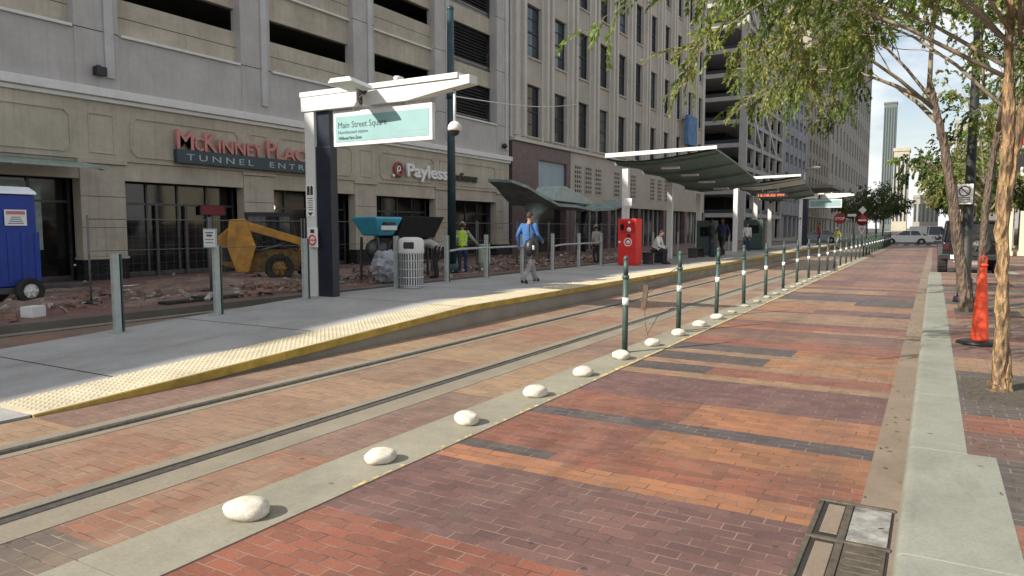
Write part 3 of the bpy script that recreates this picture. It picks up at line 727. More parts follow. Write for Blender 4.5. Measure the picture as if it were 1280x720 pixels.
# ------------------------------------------------------------------ people
SKIN = mat('skin', (.34, .19, .13), .6, var=.06); SKIND = mat('skin_dark', (.12, .065, .045), .6, var=.06)
def cloth(n, c): return mat(n, c, .9, var=.22, scale=7, bmp=.25)
def person(label, loc, rz, J=None, skin=None, top=None, legs=None, shoe=None, hair=(.03, .02, .015), sleeve=True, hat=None, vest=None, h=1.75, group='people on the station platform', bulk=1.0):
    s = h / 1.75
    P = dict(pel=(0, 0, .93), wai=(0, .0, 1.08), che=(0, .01, 1.28), shc=(0, -.01, 1.42), nek=(0, .0, 1.50), hed=(0, .03, 1.635), look=(0, 1, 0),
             shl=(-.185, -.01, 1.42), ell=(-.23, -.03, 1.14), wrl=(-.22, .06, .90), hal=(-.215, .09, .80), shr=(.185, -.01, 1.42), elr=(.23, -.03, 1.14), wrr=(.22, .06, .90), har=(.215, .09, .80),
             hil=(-.095, 0, .90), knl=(-.105, .02, .50), anl=(-.105, -.02, .085), tol=(-.12, .14, .03), hir=(.095, 0, .90), knr=(.105, .02, .50), anr=(.105, -.02, .085), tor=(.12, .14, .03))
    P.update(J or {}); P = {k: Vector(v) * (1 if k == 'look' else s) for k, v in P.items()}
    B = MB(); reg = []
    def done(r):
        reg.extend([r] * (len(B.v) - len(reg)))
    def limb(ks, rs, r, n=12):
        B.tube([P[k] for k in ks], [q * s for q in rs], n)
        for k, q in zip(ks, rs): B.ell(P[k], (q * s * .99,) * 3, 10, 8)
        done(r)
    # torso: stacked ellipses following the spine
    ax = (P['shr'] - P['shl']).normalized(); tor = [('pel', -.06, .155, .115), ('pel', .04, .165, .12), ('wai', .0, .150, .108), ('che', 0, .175, .12), ('shc', -.02, .165, .10), ('shc', .045, .10, .075)]
    up = (P['shc'] - P['pel']).normalized(); fw = up.cross(ax).normalized(); n = 18; vs = []; fs = []
    for k, dz, rx, ry in tor:
        for j in range(n):
            a = 2 * math.pi * j / n; vs.append(P[k] + up * dz * s + (ax * math.cos(a) * rx + fw * math.sin(a) * ry) * s * bulk)
    for i in range(len(tor) - 1):
        for j in range(n): fs.append((i * n + j, i * n + (j + 1) % n, (i + 1) * n + (j + 1) % n, (i + 1) * n + j))
    fs += [tuple(range(n - 1, -1, -1)), tuple(range((len(tor) - 1) * n, len(tor) * n))]
    B.add(vs, fs); done('vest' if vest else 'top')
    for sd in 'lr':
        limb(['sh' + sd, 'el' + sd], [.062, .047], 'top')
        limb(['el' + sd, 'wr' + sd], [.045, .033], 'top' if sleeve else 'skin')
        w, hd = P['wr' + sd], P['ha' + sd]; d = (hd - w).normalized(); B.ell(w.lerp(hd, .45), (.034 * s, .034 * s, .045 * s), 10, 8)
        sx = ax if sd == 'r' else -ax
        side = (fw - d * fw.dot(d)).normalized()
        for q in range(4):   # fingers curled a little, unequal lengths
            o = side * (.03 - .02 * q) * s; L = (.075, .085, .08, .062)[q] * s
            B.tube([w.lerp(hd, .6) + o, w.lerp(hd, .6) + o + d * L * .6 - sx * .004 * s, w.lerp(hd, .6) + o + d * L - sx * .022 * s], [.0105 * s, .0095 * s, .008 * s], 6)
        B.tube([w.lerp(hd, .25) + side * .02 * s, w.lerp(hd, .6) + side * .055 * s, w.lerp(hd, 1.0) + side * .06 * s], [.013 * s, .011 * s, .009 * s], 6)
        done('skin')
        limb(['hi' + sd, 'kn' + sd], [.10 * bulk, .068], 'legs'); limb(['kn' + sd, 'an' + sd], [.068, .055], 'legs')
        a, tt = P['an' + sd], P['to' + sd]; heel = a + (a - tt).normalized() * .05 * s; heel.z = tt.z if abs(a.z - tt.z) < .2 else a.z - .05
        B.tube([heel + Vector((0, 0, .015)), a.lerp(tt, .45) + Vector((0, 0, -.005)), tt + Vector((0, 0, .012)), tt + (tt - a).normalized() * .05 * s], [.042 * s, .05 * s, .045 * s, .03 * s], 10); done('shoe')
    B.tube([P['shc'], P['nek'], P['hed']], [.06 * s, .054 * s, .05 * s], 12); done('skin')
    lk = P['look'].normalized(); hu = (P['hed'] - P['nek']).normalized(); hr = lk.cross(hu).normalized(); lk = hu.cross(hr)
    hm = Matrix((hr, lk, hu)).transposed()
    def hp(x, y, z): return P['hed'] + hm @ Vector((x, y, z)) * s
    E = MB(); E.ell((0, 0, 0), (.074, .094, .115), 16, 12); E.ell((0, .035, -.055), (.055, .06, .06), 12, 8); E.ell((0, .098, -.012), (.013, .02, .02), 8, 6); E.ell((0, .088, .018), (.04, .014, .01), 8, 6)
    E.ell((.076, -.005, -.005), (.012, .02, .032), 8, 6); E.ell((-.076, -.005, -.005), (.012, .02, .032), 8, 6); E.ell((0, .083, -.062), (.026, .012, .008), 8, 6)
    B.add([hp(*v) for v in E.v], E.f); done('skin')
    me = B.mesh('tmp', [SKIN]); o = bpy.data.objects.new('tmp', me); C.objects.link(o)
    rm = o.modifiers.new('r', 'REMESH'); rm.mode = 'VOXEL'; rm.voxel_size = .0125 * s; sm = o.modifiers.new('s', 'SMOOTH'); sm.factor = .5; sm.iterations = 2
    dg = bpy.context.evaluated_depsgraph_get(); dg.update(); out = bpy.data.meshes.new_from_object(o.evaluated_get(dg)); bpy.data.objects.remove(o); bpy.data.meshes.remove(me)
    kd = kdtree.KDTree(len(B.v))
    for i, v in enumerate(B.v): kd.insert(v, i)
    kd.balance(); ms = {'skin': skin or SKIN, 'top': top, 'legs': legs, 'shoe': shoe or M_black, 'vest': vest or top}; order = list(ms); out.materials.clear()
    for k in order: out.materials.append(ms[k])
    from mathutils import noise as nzz
    nrm_ = [v.normal.copy() for v in out.vertices]
    for v, vn in zip(out.vertices, nrm_):
        if reg[kd.find(v.co)[1]] in ('top', 'legs', 'vest'):
            q = v.co; f_ = nzz.noise(Vector((q.x * 9, q.y * 9, q.z * 5 + loc[1]))) + .5 * nzz.noise(Vector((q.x * 5 + q.z * 14, q.y * 5 + q.z * 14, q.z * 16)))
            v.co = q + vn * (.004 + .011 * f_)
    idx = [order.index(reg[kd.find(p.center)[1]]) for p in out.polygons]
    out.polygons.foreach_set('material_index', idx); out.polygons.foreach_set('use_smooth', [True] * len(idx)); out.name = 'person'
    p = link('person', out); p.location = loc; p.rotation_euler = (0, 0, rz); tag(p, label, 'person', group)
    HM = mat('hair_%d' % int(hair[0] * 1000), hair, .7, var=.2)
    b = MB(); E = MB(); E.ell((0, -.018, .022), (.083, .096, .108), 16, 12)
    keep = [i for i, f in enumerate(E.f) if not any((E.v[q][1] > .045 and E.v[q][2] < .075) or E.v[q][2] < -.06 for q in f)]
    b.smooth = True; b.add([hp(*v) for v in E.v], [E.f[i] for i in keep]); b.build('hair', HM, p)
    b = MB()
    for q in (-1, 1): b.ell(hp(q * .03, .087, .0), (.009, .009, .009), 8, 6)
    b.build('eyes', M_black, p)
    if hat:
        b = MB(); E = MB(); E.ell((0, -.01, .055), (.10, .118, .10), 18, 12, .05); E.tube([(0, 0, .052), (0, 0, .062)], [.125, .12], 18)
        b.smooth = True; b.add([hp(v[0], v[1] + (.02 if v[2] < .06 else 0), v[2]) for v in E.v], E.f); b.build('hat', hat, p)
    if vest is not None:
        b = MB()
        for zz in (1.12,):
            pts = []
            for j in range(19):
                a = 2 * math.pi * j / 18; pts.append(P['wai'] + up * .04 * s + (ax * math.cos(a) * .163 + fw * math.sin(a) * .118) * s * bulk)
            b.tube(pts, .012 * s, 6)
        for q in (-1, 1):
            b.tube([P['wai'] + (ax * q * .08 - fw * .115) * s * bulk, P['che'] + (ax * q * .10 - fw * .125) * s * bulk, P['shc'] + (ax * q * .10 - fw * .07) * s * bulk + up * .05 * s], .011 * s, 6)
        b.build('vest_stripe', M_alu, p)
    return p
BLUEJ = cloth('blue_jacket', (.05, .14, .34)); KHAKI = cloth('grey_trousers', (.36, .33, .33)); LIME = mat('lime_vest', (.58, .85, .05), .7, var=.1); DENIM = cloth('denim', (.03, .045, .11))
GREYT = cloth('grey_shirt', (.38, .36, .34)); DARKC = cloth('dark_clothes', (.03, .03, .035)); WHITET = cloth('white_shirt', (.7, .7, .68)); REDT = cloth('red_shirt', (.45, .03, .03)); YELT = cloth('yellow_shirt', (.45, .48, .12)); PALE = cloth('pale_trousers', (.6, .58, .5)); NAVYT = cloth('navy_shirt', (.03, .04, .09))
walk = dict(knl=(-.10, .26, .50), anl=(-.10, .40, .11), tol=(-.11, .55, .04), knr=(.10, -.03, .50), anr=(.10, -.40, .14), tor=(.11, -.28, .04), hil=(-.095, .03, .89), hir=(.095, -.02, .89),
            ell=(-.25, -.14, 1.17), wrl=(-.23, -.12, .92), hal=(-.22, -.10, .83), elr=(.27, .0, 1.18), wrr=(.27, .16, 1.05), har=(.26, .23, 1.0), hed=(0, .06, 1.63), nek=(0, .02, 1.5), look=(.35, 1, -.05))
person('man in a blue jacket and grey trousers walking with a black shoulder bag', (-8.79, 15.88, .36), R(-6), walk, top=BLUEJ, legs=KHAKI, h=1.78, bulk=1.12)
t = thing('shoulder_bag', 'round black shoulder bag carried by the man in the blue jacket', 'bag', (-8.57, 15.60, 1.24))
b = MB(); b.ell((0, 0, 0), (.17, .20, .25), 20, 14); b.box(-.10, .10, -.12, .12, -.27, .2); b.build('bag_body', M_black, t)
b = MB(); b.tube([(.0, .12, .2), (-.06, .24, .42), (-.08, .27, .6), (-.10, .22, .63), (-.12, .12, .58), (-.06, .0, .4), (0, -.08, .22)], .016, 6); b.build('strap', M_black, t)
b = MB(); b.box(.12, .16, -.17, -.11, -.03, .07); b.build('clasp', M_alu, t, .005)
person('worker in a lime yellow vest and white hard hat behind the platform handrail', (-14.7, 21.6, .15), R(30), dict(elr=(.34, .08, 1.2), wrr=(.50, .22, 1.02), har=(.55, .27, .95), look=(-.1, 1, -.1)), top=GREYT, legs=DENIM, vest=LIME, hat=M_white, h=1.78, group='workers on the torn-up pavement', bulk=1.08)
bend = dict(pel=(0, -.1, .90), wai=(0, .05, 1.0), che=(0, .24, 1.08), shc=(0, .38, 1.08), nek=(0, .46, 1.06), hed=(0, .58, 1.0), look=(0, .5, -1), shl=(-.185, .38, 1.06), shr=(.185, .38, 1.06), ell=(-.21, .42, .80), elr=(.21, .42, .80), wrl=(-.2, .47, .57), wrr=(.2, .47, .57), hal=(-.19, .49, .48), har=(.19, .49, .48), hil=(-.095, -.08, .87), hir=(.095, -.08, .87))
person('worker in a grey shirt bending down beside the black hopper', (-13.75, 18.7, .15), R(120), bend, top=GREYT, legs=DARKC, h=1.8, group='workers on the torn-up pavement', bulk=1.15)
person('worker in a pale shirt and white hat by the far handrail', (-13.4, 30.6, .15), R(60), None, top=GREYT, legs=DARKC, hat=M_white, h=1.7, group='workers on the torn-up pavement')
sit = dict(pel=(0, -.02, .52), wai=(0, .04, .67), che=(0, .14, .86), shc=(0, .20, .99), nek=(0, .24, 1.07), hed=(0, .31, 1.18), shl=(-.185, .2, .99), shr=(.185, .2, .99), ell=(-.23, .26, .72), elr=(.23, .26, .72), wrl=(-.12, .45, .62), wrr=(.12, .45, .62), hal=(-.08, .52, .60), har=(.08, .52, .60),
           hil=(-.095, .0, .52), hir=(.095, .0, .52), knl=(-.12, .44, .52), knr=(.12, .44, .52), anl=(-.12, .42, .09), anr=(.12, .42, .09), tol=(-.13, .57, .03), tor=(.13, .57, .03), look=(0, 1, -.3))
person('person in a white shirt sitting bent forward beside the red kiosk', (-9.3, 26.75, .36), R(-90), sit, top=WHITET, legs=DARKC)
person('person in dark clothes standing in the shelter shade, nearest the kiosk', (-9.2, 34.6, .36), R(-70), None, skin=SKIND, top=DARKC, legs=DENIM, h=1.8)
person('tall person in dark clothes waiting beside the green ticket cabinet', (-9.1, 36.4, .36), R(170), walk, skin=SKIND, top=NAVYT, legs=DARKC, h=1.85)
person('person in a white shirt under the far shelter', (-9.7, 44.6, .36), R(200), None, top=WHITET, legs=DENIM, h=1.68)
person('person in a pale shirt and dark trousers, deepest under the far shelter', (-9.9, 49.2, .36), R(160), None, top=GREYT, legs=DARKC, h=1.7)
person('person in a yellow shirt and pale trousers crossing near the far pylon', (-6.75, 63.6, 0), R(150), walk, top=YELT, legs=PALE, hat=M_white, group='people crossing at the end of the platform')
person('person in a red shirt and navy trousers near the far pylon', (-8.2, 64.2, .36), R(90), None, top=REDT, legs=DENIM, h=1.8, group='people crossing at the end of the platform')

# ------------------------------------------------------------------ work zone on the far side
def fence_panel(lab):
    t = thing('mesh_fence_panel', lab, 'fence', (-15.4, 8.6, .15), 0, 'wire mesh fence round the torn-up pavement')
    b = MB()
    for z in (.08, 1.1, 1.78): b.cyl((0, .03, z), (0, 2.97, z), .013 if z > 1.2 else .009, n=6)
    for y in (.03, 2.97): b.cyl((0, y, 0), (0, y, 1.86), .022, n=8)
    b.build('frame', M_wire, t)
    b = MB()
    for k in range(14): b.box(-.0012, .0012, .2 + k * .2, .2024 + k * .2, .08, 1.78)
    for k in range(8): b.box(-.0012, .0012, .05, 2.95, .2 + k * .2, .2024 + k * .2)
    b.build('mesh', M_wire, t)
    b = MB(); b.box(-.25, .25, -.12, .12, 0, .05); b.build('foot', M_rubber, t, .01)
    return t
fp = fence_panel('wire mesh fence panel next to the blue toilet')
names = ['in front of the dark tunnel entrance', 'in front of the yellow loader', 'behind the white pylon', 'behind the cyan hopper', 'behind the litter bin', 'behind the worker in the yellow vest', 'just past the tall teal pole', 'under the left wing of the green canopy', 'under the middle of the green canopy', 'behind the worker in the white hat', 'behind the red kiosk']
for i in range(1, 11): copy_tree(fp, (-15.4 - (.05 if i % 2 else 0), 8.6 + 3.03 * i, .15), R(rng.uniform(-1.5, 1.5)), 'wire mesh fence panel ' + names[i - 1])

def wheel(b_t, b_r, c, r, w, axis='x', lugs=True):
    cx, cy, cz = c
    pr = [(-w / 2, r * .8), (-w / 2, r * .95), (-w * .36, r), (w * .36, r), (w / 2, r * .95), (w / 2, r * .8), (w * .42, r * .58), (-w * .42, r * .58)]
    n = 28; vs = []; fs = []; k = len(pr)
    for j in range(n):
        a = 2 * math.pi * j / n
        for x, q in pr:
            p = (q * math.cos(a), q * math.sin(a)); vs.append((cx + x, cy + p[0], cz + p[1]) if axis == 'x' else (cx + p[0], cy + x, cz + p[1]))
    for j in range(n):
        for i in range(k): fs.append((j * k + i, j * k + (i + 1) % k, ((j + 1) % n) * k + (i + 1) % k, ((j + 1) % n) * k + i))
    b_t.add(vs, fs)
    if lugs:
        for j in range(20):
            a = 2 * math.pi * j / 20; d = Vector((0, math.cos(a), math.sin(a))) if axis == 'x' else Vector((math.cos(a), 0, math.sin(a))); ax = Vector((1, 0, 0)) if axis == 'x' else Vector((0, 1, 0))
            m = Matrix((ax, d.cross(ax), d)).transposed(); b_t.obox(Vector(c) + d * r, (w * .9, r * .14, r * .07), m)
    e = Vector((1, 0, 0)) if axis == 'x' else Vector((0, 1, 0))
    b_r.cyl(Vector(c) - e * w * .30, Vector(c) + e * w * .30, r * .57, n=20)
    for sg in (-1, 1):
        b_r.cyl(Vector(c) + e * sg * w * .30, Vector(c) + e * sg * w * .40, r * .2, r * .15, 12)
        for j in range(6):
            a = math.pi * j / 3; d = Vector((0, math.cos(a), math.sin(a))) if axis == 'x' else Vector((math.cos(a), 0, math.sin(a)))
            b_r.bar(Vector(c) + e * sg * w * .31 + d * r * .18, Vector(c) + e * sg * w * .31 + d * r * .55, r * .12, w * .05, e)
# skid-steer loader, faces +Y
t = thing('skid_loader', 'dirty yellow skid loader parked on the torn-up pavement behind the fence', 'loader', (-17.7, 15.25, .15), R(-38))
Xs = (-.9, .9)
b = MB(); b.box(-.55, .55, -.75, 1.5, .28, .95); b.prism([(-1.3, .5), (-.75, .35), (-.75, 1.5), (-1.0, 1.55), (-1.3, 1.3)], 'x', -.5, .5); b.build('body', M_loadd, t, .03)
b = MB(); b.prism([(-1.32, 1.0), (-.78, 1.0), (-.78, 1.56), (-1.02, 1.6), (-1.32, 1.34)], 'x', -.53, .53); b.build('hood', M_loader, t, .03)
b = MB()
for x in (.56, .60, .64): b.tube([(x, -.6, 1.5), (x, -.1, 1.15), (x, .4, 1.25), (x, .9, .9)], .018, 6)
b.build('hose', M_black, t)
b = MB(); b.cyl((.52, -1.1, 1.3), (.44, -1.1, 1.3), .15, n=14); b.box(-.4, .4, -1.33, -1.29, .6, 1.0); b.box(.49, .515, -1.2, -.9, .6, 1.05); b.build('grille', M_black, t)
for x in Xs:
    b = MB(); b.prism([(-1.0, 1.83), (-.55, 1.86), (-.28, 1.05), (-.5, .3), (-.85, .3), (-1.08, 1.05)], 'x', x - .12, x + .12); b.build('rear_tower', M_loader, t, .03)
    b = MB(); s = .07
    b.prism([(-.75, 1.72), (-.5, 1.78), (1.0, 1.30), (1.75, .62), (1.9, .3), (1.75, .28), (1.55, .62), (.9, 1.10), (-.6, 1.55)], 'x', x - s, x + s); b.build('lift_arm', M_loader, t, .015)
    b = MB(); b.cyl((x * .92, -.4, .85), (x * .92, .75, 1.2), .045, n=10); b.cyl((x * .92, .5, 1.12), (x * .92, .8, 1.215), .03, n=10); b.build('ram', M_metal, t)
for x in Xs:
    for y in (.12, 1.12):
        bt, br = MB(), MB(); wheel(bt, br, (x * .82, y + .25, .40), .40, .28); w = bt.build('wheel', M_rubber, t); br.build('rim', M_loadd, w)
b = MB()
for x in (-.5, .5):
    b.bar((x, -.5, .9), (x, -.5, 2.0), .07, .07); b.bar((x, .95, .9), (x, .75, 2.0), .07, .07); b.bar((x, -.5, 1.97), (x, .8, 1.97), .07, .07)
    for k in range(5): b.bar((x, -.3 + k * .22, .95), (x, -.3 + k * .2, 1.95), .015, .015)
b.box(-.55, .55, -.55, .85, 2.0, 2.06); b.build('cage', M_black, t)
b = MB(); b.box(-.46, .46, -.44, .72, .97, 1.96); b.build('cab_glass', M_cglass, t)
b = MB(); b.box(-.28, .28, -.4, .1, .95, 1.05); b.box(-.28, .28, -.45, -.35, 1.05, 1.6); b.build('seat', M_black, t, .03)
b = MB(); b.prism([(1.75, .05), (2.2, .02), (2.22, .05), (1.95, .12), (1.85, .6), (1.75, .6)], 'x', -.95, .95); b.build('bucket', M_metal, t, .01)

# portable toilet on a trailer
t = thing('portable_toilet', 'bright blue portable toilet with a white roof standing on a small trailer', 'toilet', (-17.1, 7.6, .15))
b = MB(); b.box(-.58, .58, -.58, .58, .36, 2.28)
b.build('cabin', M_blue, t, .03)
b = MB()
for k in range(5):
    b.box(.581, .60, -.54 + k * .265, -.44 + k * .265, .45, 1.5)
b.build('wall_rib', M_blue, t, .012)
b = MB(); b.prism([(-.62, 2.29), (.62, 2.29), (.56, 2.36), (.3, 2.46), (-.3, 2.46), (-.56, 2.36)], 'y', -.62, .62); b.build('roof', M_lwhite, t, .03)
b = MB(); b.box(.605, .612, -.04, .38, 1.64, 1.97); s = b.build('sticker', M_refl, t)
b = MB(); b.box(.6125, .615, -.01, .35, 1.87, 1.94); b.build('sticker_heading', M_letred, s)
b = MB()
for k in range(4): b.box(.6125, .615, .02 + .02 * k, .32 - .02 * k, 1.68 + k * .042, 1.695 + k * .042)
b.build('sticker_print', M_ink, s)
b = MB(); b.box(-.5, .5, -.485, .485, 2.0, 2.01) if False else None
b.box(-.6, .6, -.7, .62, .22, .35); b.bar((0, .6, .28), (0, 2.0, .28), .09, .09); b.build('trailer', M_metal, t, .01)
for x in (-.69, .69):
    bt, br = MB(), MB(); wheel(bt, br, (x, .33, .27), .27, .17, lugs=False); w = bt.build('wheel', M_rubber, t); br.build('hub', M_white, w)

# mixer with cyan hood and black hopper
t = thing('mortar_mixer', 'mortar mixer with a bright cyan hood and a black hopper behind the platform', 'mixer', (-14.5, 17.3, .15))
b = MB()
def frus(b, y0, y1, yb0, yb1, xw, xb, zb, zt):
    b.add([(-xb, yb0, zb), (xb, yb0, zb), (xb, yb1, zb), (-xb, yb1, zb), (-xw, y0, zt), (xw, y0, zt), (xw, y1, zt), (-xw, y1, zt)], [(0, 3, 2, 1), (4, 5, 6, 7), (0, 1, 5, 4), (1, 2, 6, 5), (2, 3, 7, 6), (3, 0, 4, 7)])
frus(b, -1.2, .1, -.85, -.2, .5, .35, 1.36, 1.92); b.build('hood', M_cyan, t, .06)
b = MB(); b.box(.47, .56, -.95, -.28, 1.52, 1.66); b.build('hood_panel', M_white, t, .02)
b = MB(); b.box(.48, .565, -.85, -.35, 1.68, 1.76); b.build('hood_slot', M_black, t, .01)
b = MB(); frus(b, .1, 2.15, -.15, 1.8, .55, .4, 1.28, 1.95); b.build('hopper', mat('black_tarp', (.006, .006, .007), .8, var=.2), t, .02)
b = MB()
for y in (-.9, -.2, .5, 1.5):
    for x in (-.35, .35): b.bar((x, y, 0 if y < 0 or y > 1 else .3), (x * .9, y, 1.32), .06, .06)
b.bar((-.35, -.9, .5), (-.35, 1.5, .5), .07, .07); b.bar((.35, -.9, .5), (.35, 1.5, .5), .07, .07); b.bar((.38, -.9, .4), (.3, -.2, 1.3), .04, .04); b.build('frame', M_metal, t)
for x in (-.5, .5):
    bt, br = MB(), MB(); wheel(bt, br, (x, .5, .32), .32, .18, lugs=False); w = bt.build('wheel', M_rubber, t); br.build('rim', M_metal, w)
b = MB(); b.ell((0, -.55, .95), (.32, .42, .33), 16, 10); b.build('engine', M_metal, t)
bm = bmesh.new(); bmesh.ops.create_icosphere(bm, subdivisions=4, radius=1)
from mathutils import noise as nz
for v in bm.verts:
    d = v.co.copy(); k = 1 + .22 * nz.noise(d * 3.1) + .1 * nz.noise(d * 8); v.co = Vector((d.x * .42 * k, d.y * .55 * k, max(0, d.z * .48 * k + .45)))
me = bpy.data.meshes.new('plastic_bundle'); bm.to_mesh(me); bm.free(); me.materials.append(M_bag)
o = link('plastic_bundle', me); o.location = (-13.75, 16.35, .15); tag(o, 'crumpled grey plastic bundle lying under the cyan hood', 'bundle')
t = thing('barrel', 'pale green barrel standing beside the worker in the yellow vest', 'barrel', (-14.5, 22.75, .15))
PG = mat('pale_green_plastic', (.42, .5, .38), .6, var=.15, dirt=(.3, .3, .22))
b = MB(); b.tube([(0, 0, 0), (0, 0, .3), (0, 0, .34), (0, 0, .38), (0, 0, .7), (0, 0, .95)], [.2, .22, .235, .22, .22, .2], 20); b.build('barrel', PG, t)
b = MB(); b.cyl((0, 0, .951), (0, 0, .985), .215, n=20); b.build('lid', M_white, t)
for i, (x, y, s, m, lab) in enumerate([(-13.9, 6.75, .2, M_white, 'small white carton lying near the kerb in front of the toilet'), (-13.9, 10.2, .22, M_rubber, 'black plastic tray lying on the torn-up pavement')]):
    b = MB(); b.box(-s * .6, s * .6, -s * .8, s * .8, 0, s if i == 0 else .1)
    if i == 1: b.box(-s * .5, s * .9, -1.0, 1.0, 0, .06)
    o = b.build('carton' if i == 0 else 'tray', m, None, .01); o.location = (x, y, .147); o.rotation_euler = (0, 0, .4 if i == 0 else .05); tag(o, lab, 'carton' if i == 0 else 'tray')
t = thing('pipe', 'long pale pipe lying on the ground before the tunnel entrance', 'pipe', (-18.5, 11.0, .17))
b = MB(); b.tube([(0, 0, .03), (.3, 1.5, .04), (.9, 3.2, .03), (1.0, 4.5, .03)], .025, 8); b.build('pipe', M_white, t)
# rubble
rb = MB(); r2 = random.Random(3)
for k in range(1000):
    y = r2.uniform(6, 44); x = -13.45 - abs(r2.gauss(0, 1)) * 2.6
    if x < -21.5: continue
    cl = nz.noise(Vector((x * .35, y * .35, 0)))
    if cl < -.05 and r2.random() < .8: continue
    s = r2.uniform(.03, .12) * (1.3 if cl > .2 else 1); m = Matrix.Rotation(r2.uniform(0, 6), 3, 'Z') @ Matrix.Rotation(r2.uniform(-.6, .6), 3, 'X')
    rb.obox((x, y, .15 + s * .3 + max(0, cl) * .22 * r2.random()), (s * r2.uniform(.8, 2), s * r2.uniform(.8, 1.4), s * r2.uniform(.5, 1)), m)
struct(rb.build('rubble', M_rubble), 'stuff')
rb = MB()
for k in range(420):
    y = r2.uniform(6, 44); x = -13.5 - abs(r2.gauss(0, 1)) * 2.8
    if x < -21.5: continue
    s = r2.uniform(.03, .10); m = Matrix.Rotation(r2.uniform(0, 6), 3, 'Z') @ Matrix.Rotation(r2.uniform(-.8, .8), 3, 'Y')
    rb.obox((x, y, .17 + s * .3 + .1 * r2.random()), (s * r2.uniform(.8, 2.6), s * r2.uniform(.6, 1.4), s * r2.uniform(.3, .8)), m)
struct(rb.build('concrete_rubble', mat('pale_rubble', (.36, .33, .29), .95, var=.35, scale=5)), 'stuff')
# low heaps of broken ground
gm = MB(); nx, ny = 22, 90
def hz(x, y): return max(0, nz.noise(Vector((x * .5, y * .45, 3.3))) * .35 + .08 * nz.noise(Vector((x * 2, y * 2, 1))) - .04)
vs = []
for i in range(nx):
    for j in range(ny):
        x = -20.5 + i * 6.7 / (nx - 1); y = 6 + j * 38 / (ny - 1); e = min(i, nx - 1 - i, j, ny - 1 - j); vs.append((x, y, .135 + hz(x, y) * min(1, e / 3)))
gm.smooth = True
gm.add(vs, [(i * ny + j, (i + 1) * ny + j, (i + 1) * ny + j + 1, i * ny + j + 1) for i in range(nx - 1) for j in range(ny - 1)])
struct(gm.build('dirt_heaps', mat('broken_ground', (.23, .15, .115), .95, var=.4, scale=2.5, bmp=.8, dirt=(.3, .25, .2))), 'stuff')

# tall teal pole, with a span wire to the stone building
t = thing('utility_pole', 'tall dark teal pole rising behind the worker in the vest', 'pole', (-14.5, 20.65, .15))
MT = mat('teal_pole', (.022, .055, .065), .45, .2, var=.2)
b = MB(); b.tube([(0, 0, 0), (0, 0, 9.0)], [.155, .115], 18); b.build('pole', MT, t)
b = MB(); b.cyl((0, 0, 0), (0, 0, .35), .24, .2, 18); b.build('base', MT, t)
b = MB(); b.ell((0, 0, 9.0), (.13, .13, .12), 14, 8); b.cyl((0, 0, 6.0), (0, 0, 6.25), .15, n=18); b.build('collar', MT, t)
b = MB(); A = Vector((-14.4, 20.8, 6.25)); E_ = Vector((-21.95, 46.5, 10.35)); b.tube([A.lerp(E_, k / 12) + Vector((0, 0, -.25 * math.sin(math.pi * k / 12))) for k in range(13)], .022, 6)
tag(b.build('span_wire', mat('pale_wire', (.6, .6, .58), .5, var=.05)), 'pale span wire from the teal pole to the stone building', 'wire')

# ------------------------------------------------------------------ parking garage with shops (left, nearest)
FX = -22.0
G = thing('parking_garage', 'pale concrete parking garage with dark deck openings above tan shopfronts', 'building', (FX, 0, 0))
go = G.location
def gpart(name, boxes, m, bevel=0, parent=None):
    b = MB(go)
    for d in boxes: b.box(*d)
    return b.build(name, m, parent or G, bevel)
C0, P_, CW = 12.2, 5.93, 1.35
TOPZ = 18.9
ks = range(-9, 5)
YS, YN = C0 + P_ * -9, C0 + P_ * 4 + CW
me_col = None
for k in ks:
    y = C0 + P_ * k
    if me_col is None:
        b = MB((FX, y, 0)); b.box(FX - .5, FX, y, y + CW, 5.955, TOPZ)
        col0 = b.build('column', M_lav, G, .015); col0.location = (0, y, 0)
        b = MB((FX, y, 0)); b.box(FX, FX + .07, y + .88, y + 1.16, 6.3, TOPZ); rib0 = b.build('rib', M_lavlt, col0, .015)
        b = MB((FX, y, 0))
        for z in (7.66, 10.74, 13.74, 16.74): MB((FX, y, 0)).box(FX - .1, FX + .004, y - .002, y + CW + .002, z - .012, z + .012).build('joint', M_slot, col0)
        b = MB((FX, y, 0)); b.box(FX - .45, FX - .02, y - .02, y + CW + .02, .86, 3.68); b.box(FX - .45, FX + .05, y - .08, y + CW + .08, 3.69, 3.80); b.box(FX - .45, FX + .03, y - .05, y + CW + .05, .78, .855)
        for z in (1.72, 2.62): pass
        pr0 = b.build('pier', M_tan, G, .015); pr0.location = (0, y, 0)
        b = MB((FX, y, 0))
        for z in (1.75, 2.7): MB((FX, y, 0)).box(FX - .1, FX - .017, y - .01, y + CW + .01, z - .008, z + .008).build('joint', M_slot, pr0)
        b = MB((FX, y, 0)); b.box(FX - .45, FX + .01, y - .03, y + CW + .03, .1, .775); b.build('plinth', M_plinth, pr0, .01)
        b = MB((FX, y, 0)); b.box(FX - .05, FX + .03, y + .28, y + .32, 4.0, 5.2); b.box(FX - .05, FX + .03, y + 1.03, y + 1.07, 4.0, 5.2); b.box(FX - .05, FX + .03, y + .325, y + 1.025, 5.16, 5.2); b.box(FX - .05, FX + .03, y + .325, y + 1.025, 4.0, 4.04); b.build('raised_frame', M_tan, pr0, .01)
    else:
        for src in (col0, pr0):
            c = src.copy(); C.objects.link(c); c.location = (0, y, 0)
            for ch in src.children: d = ch.copy(); C.objects.link(d); d.parent = c
gpart('frieze', [(FX - .45, FX - .0, YS, YN, 3.81, 5.68)], M_tan)
gpart('cornice', [(FX - .45, FX + .2, YS, YN + .12, 5.69, 5.95), (FX - .3, FX + .10, YS, YN + .06, 5.55, 5.685)], M_trim, .02)
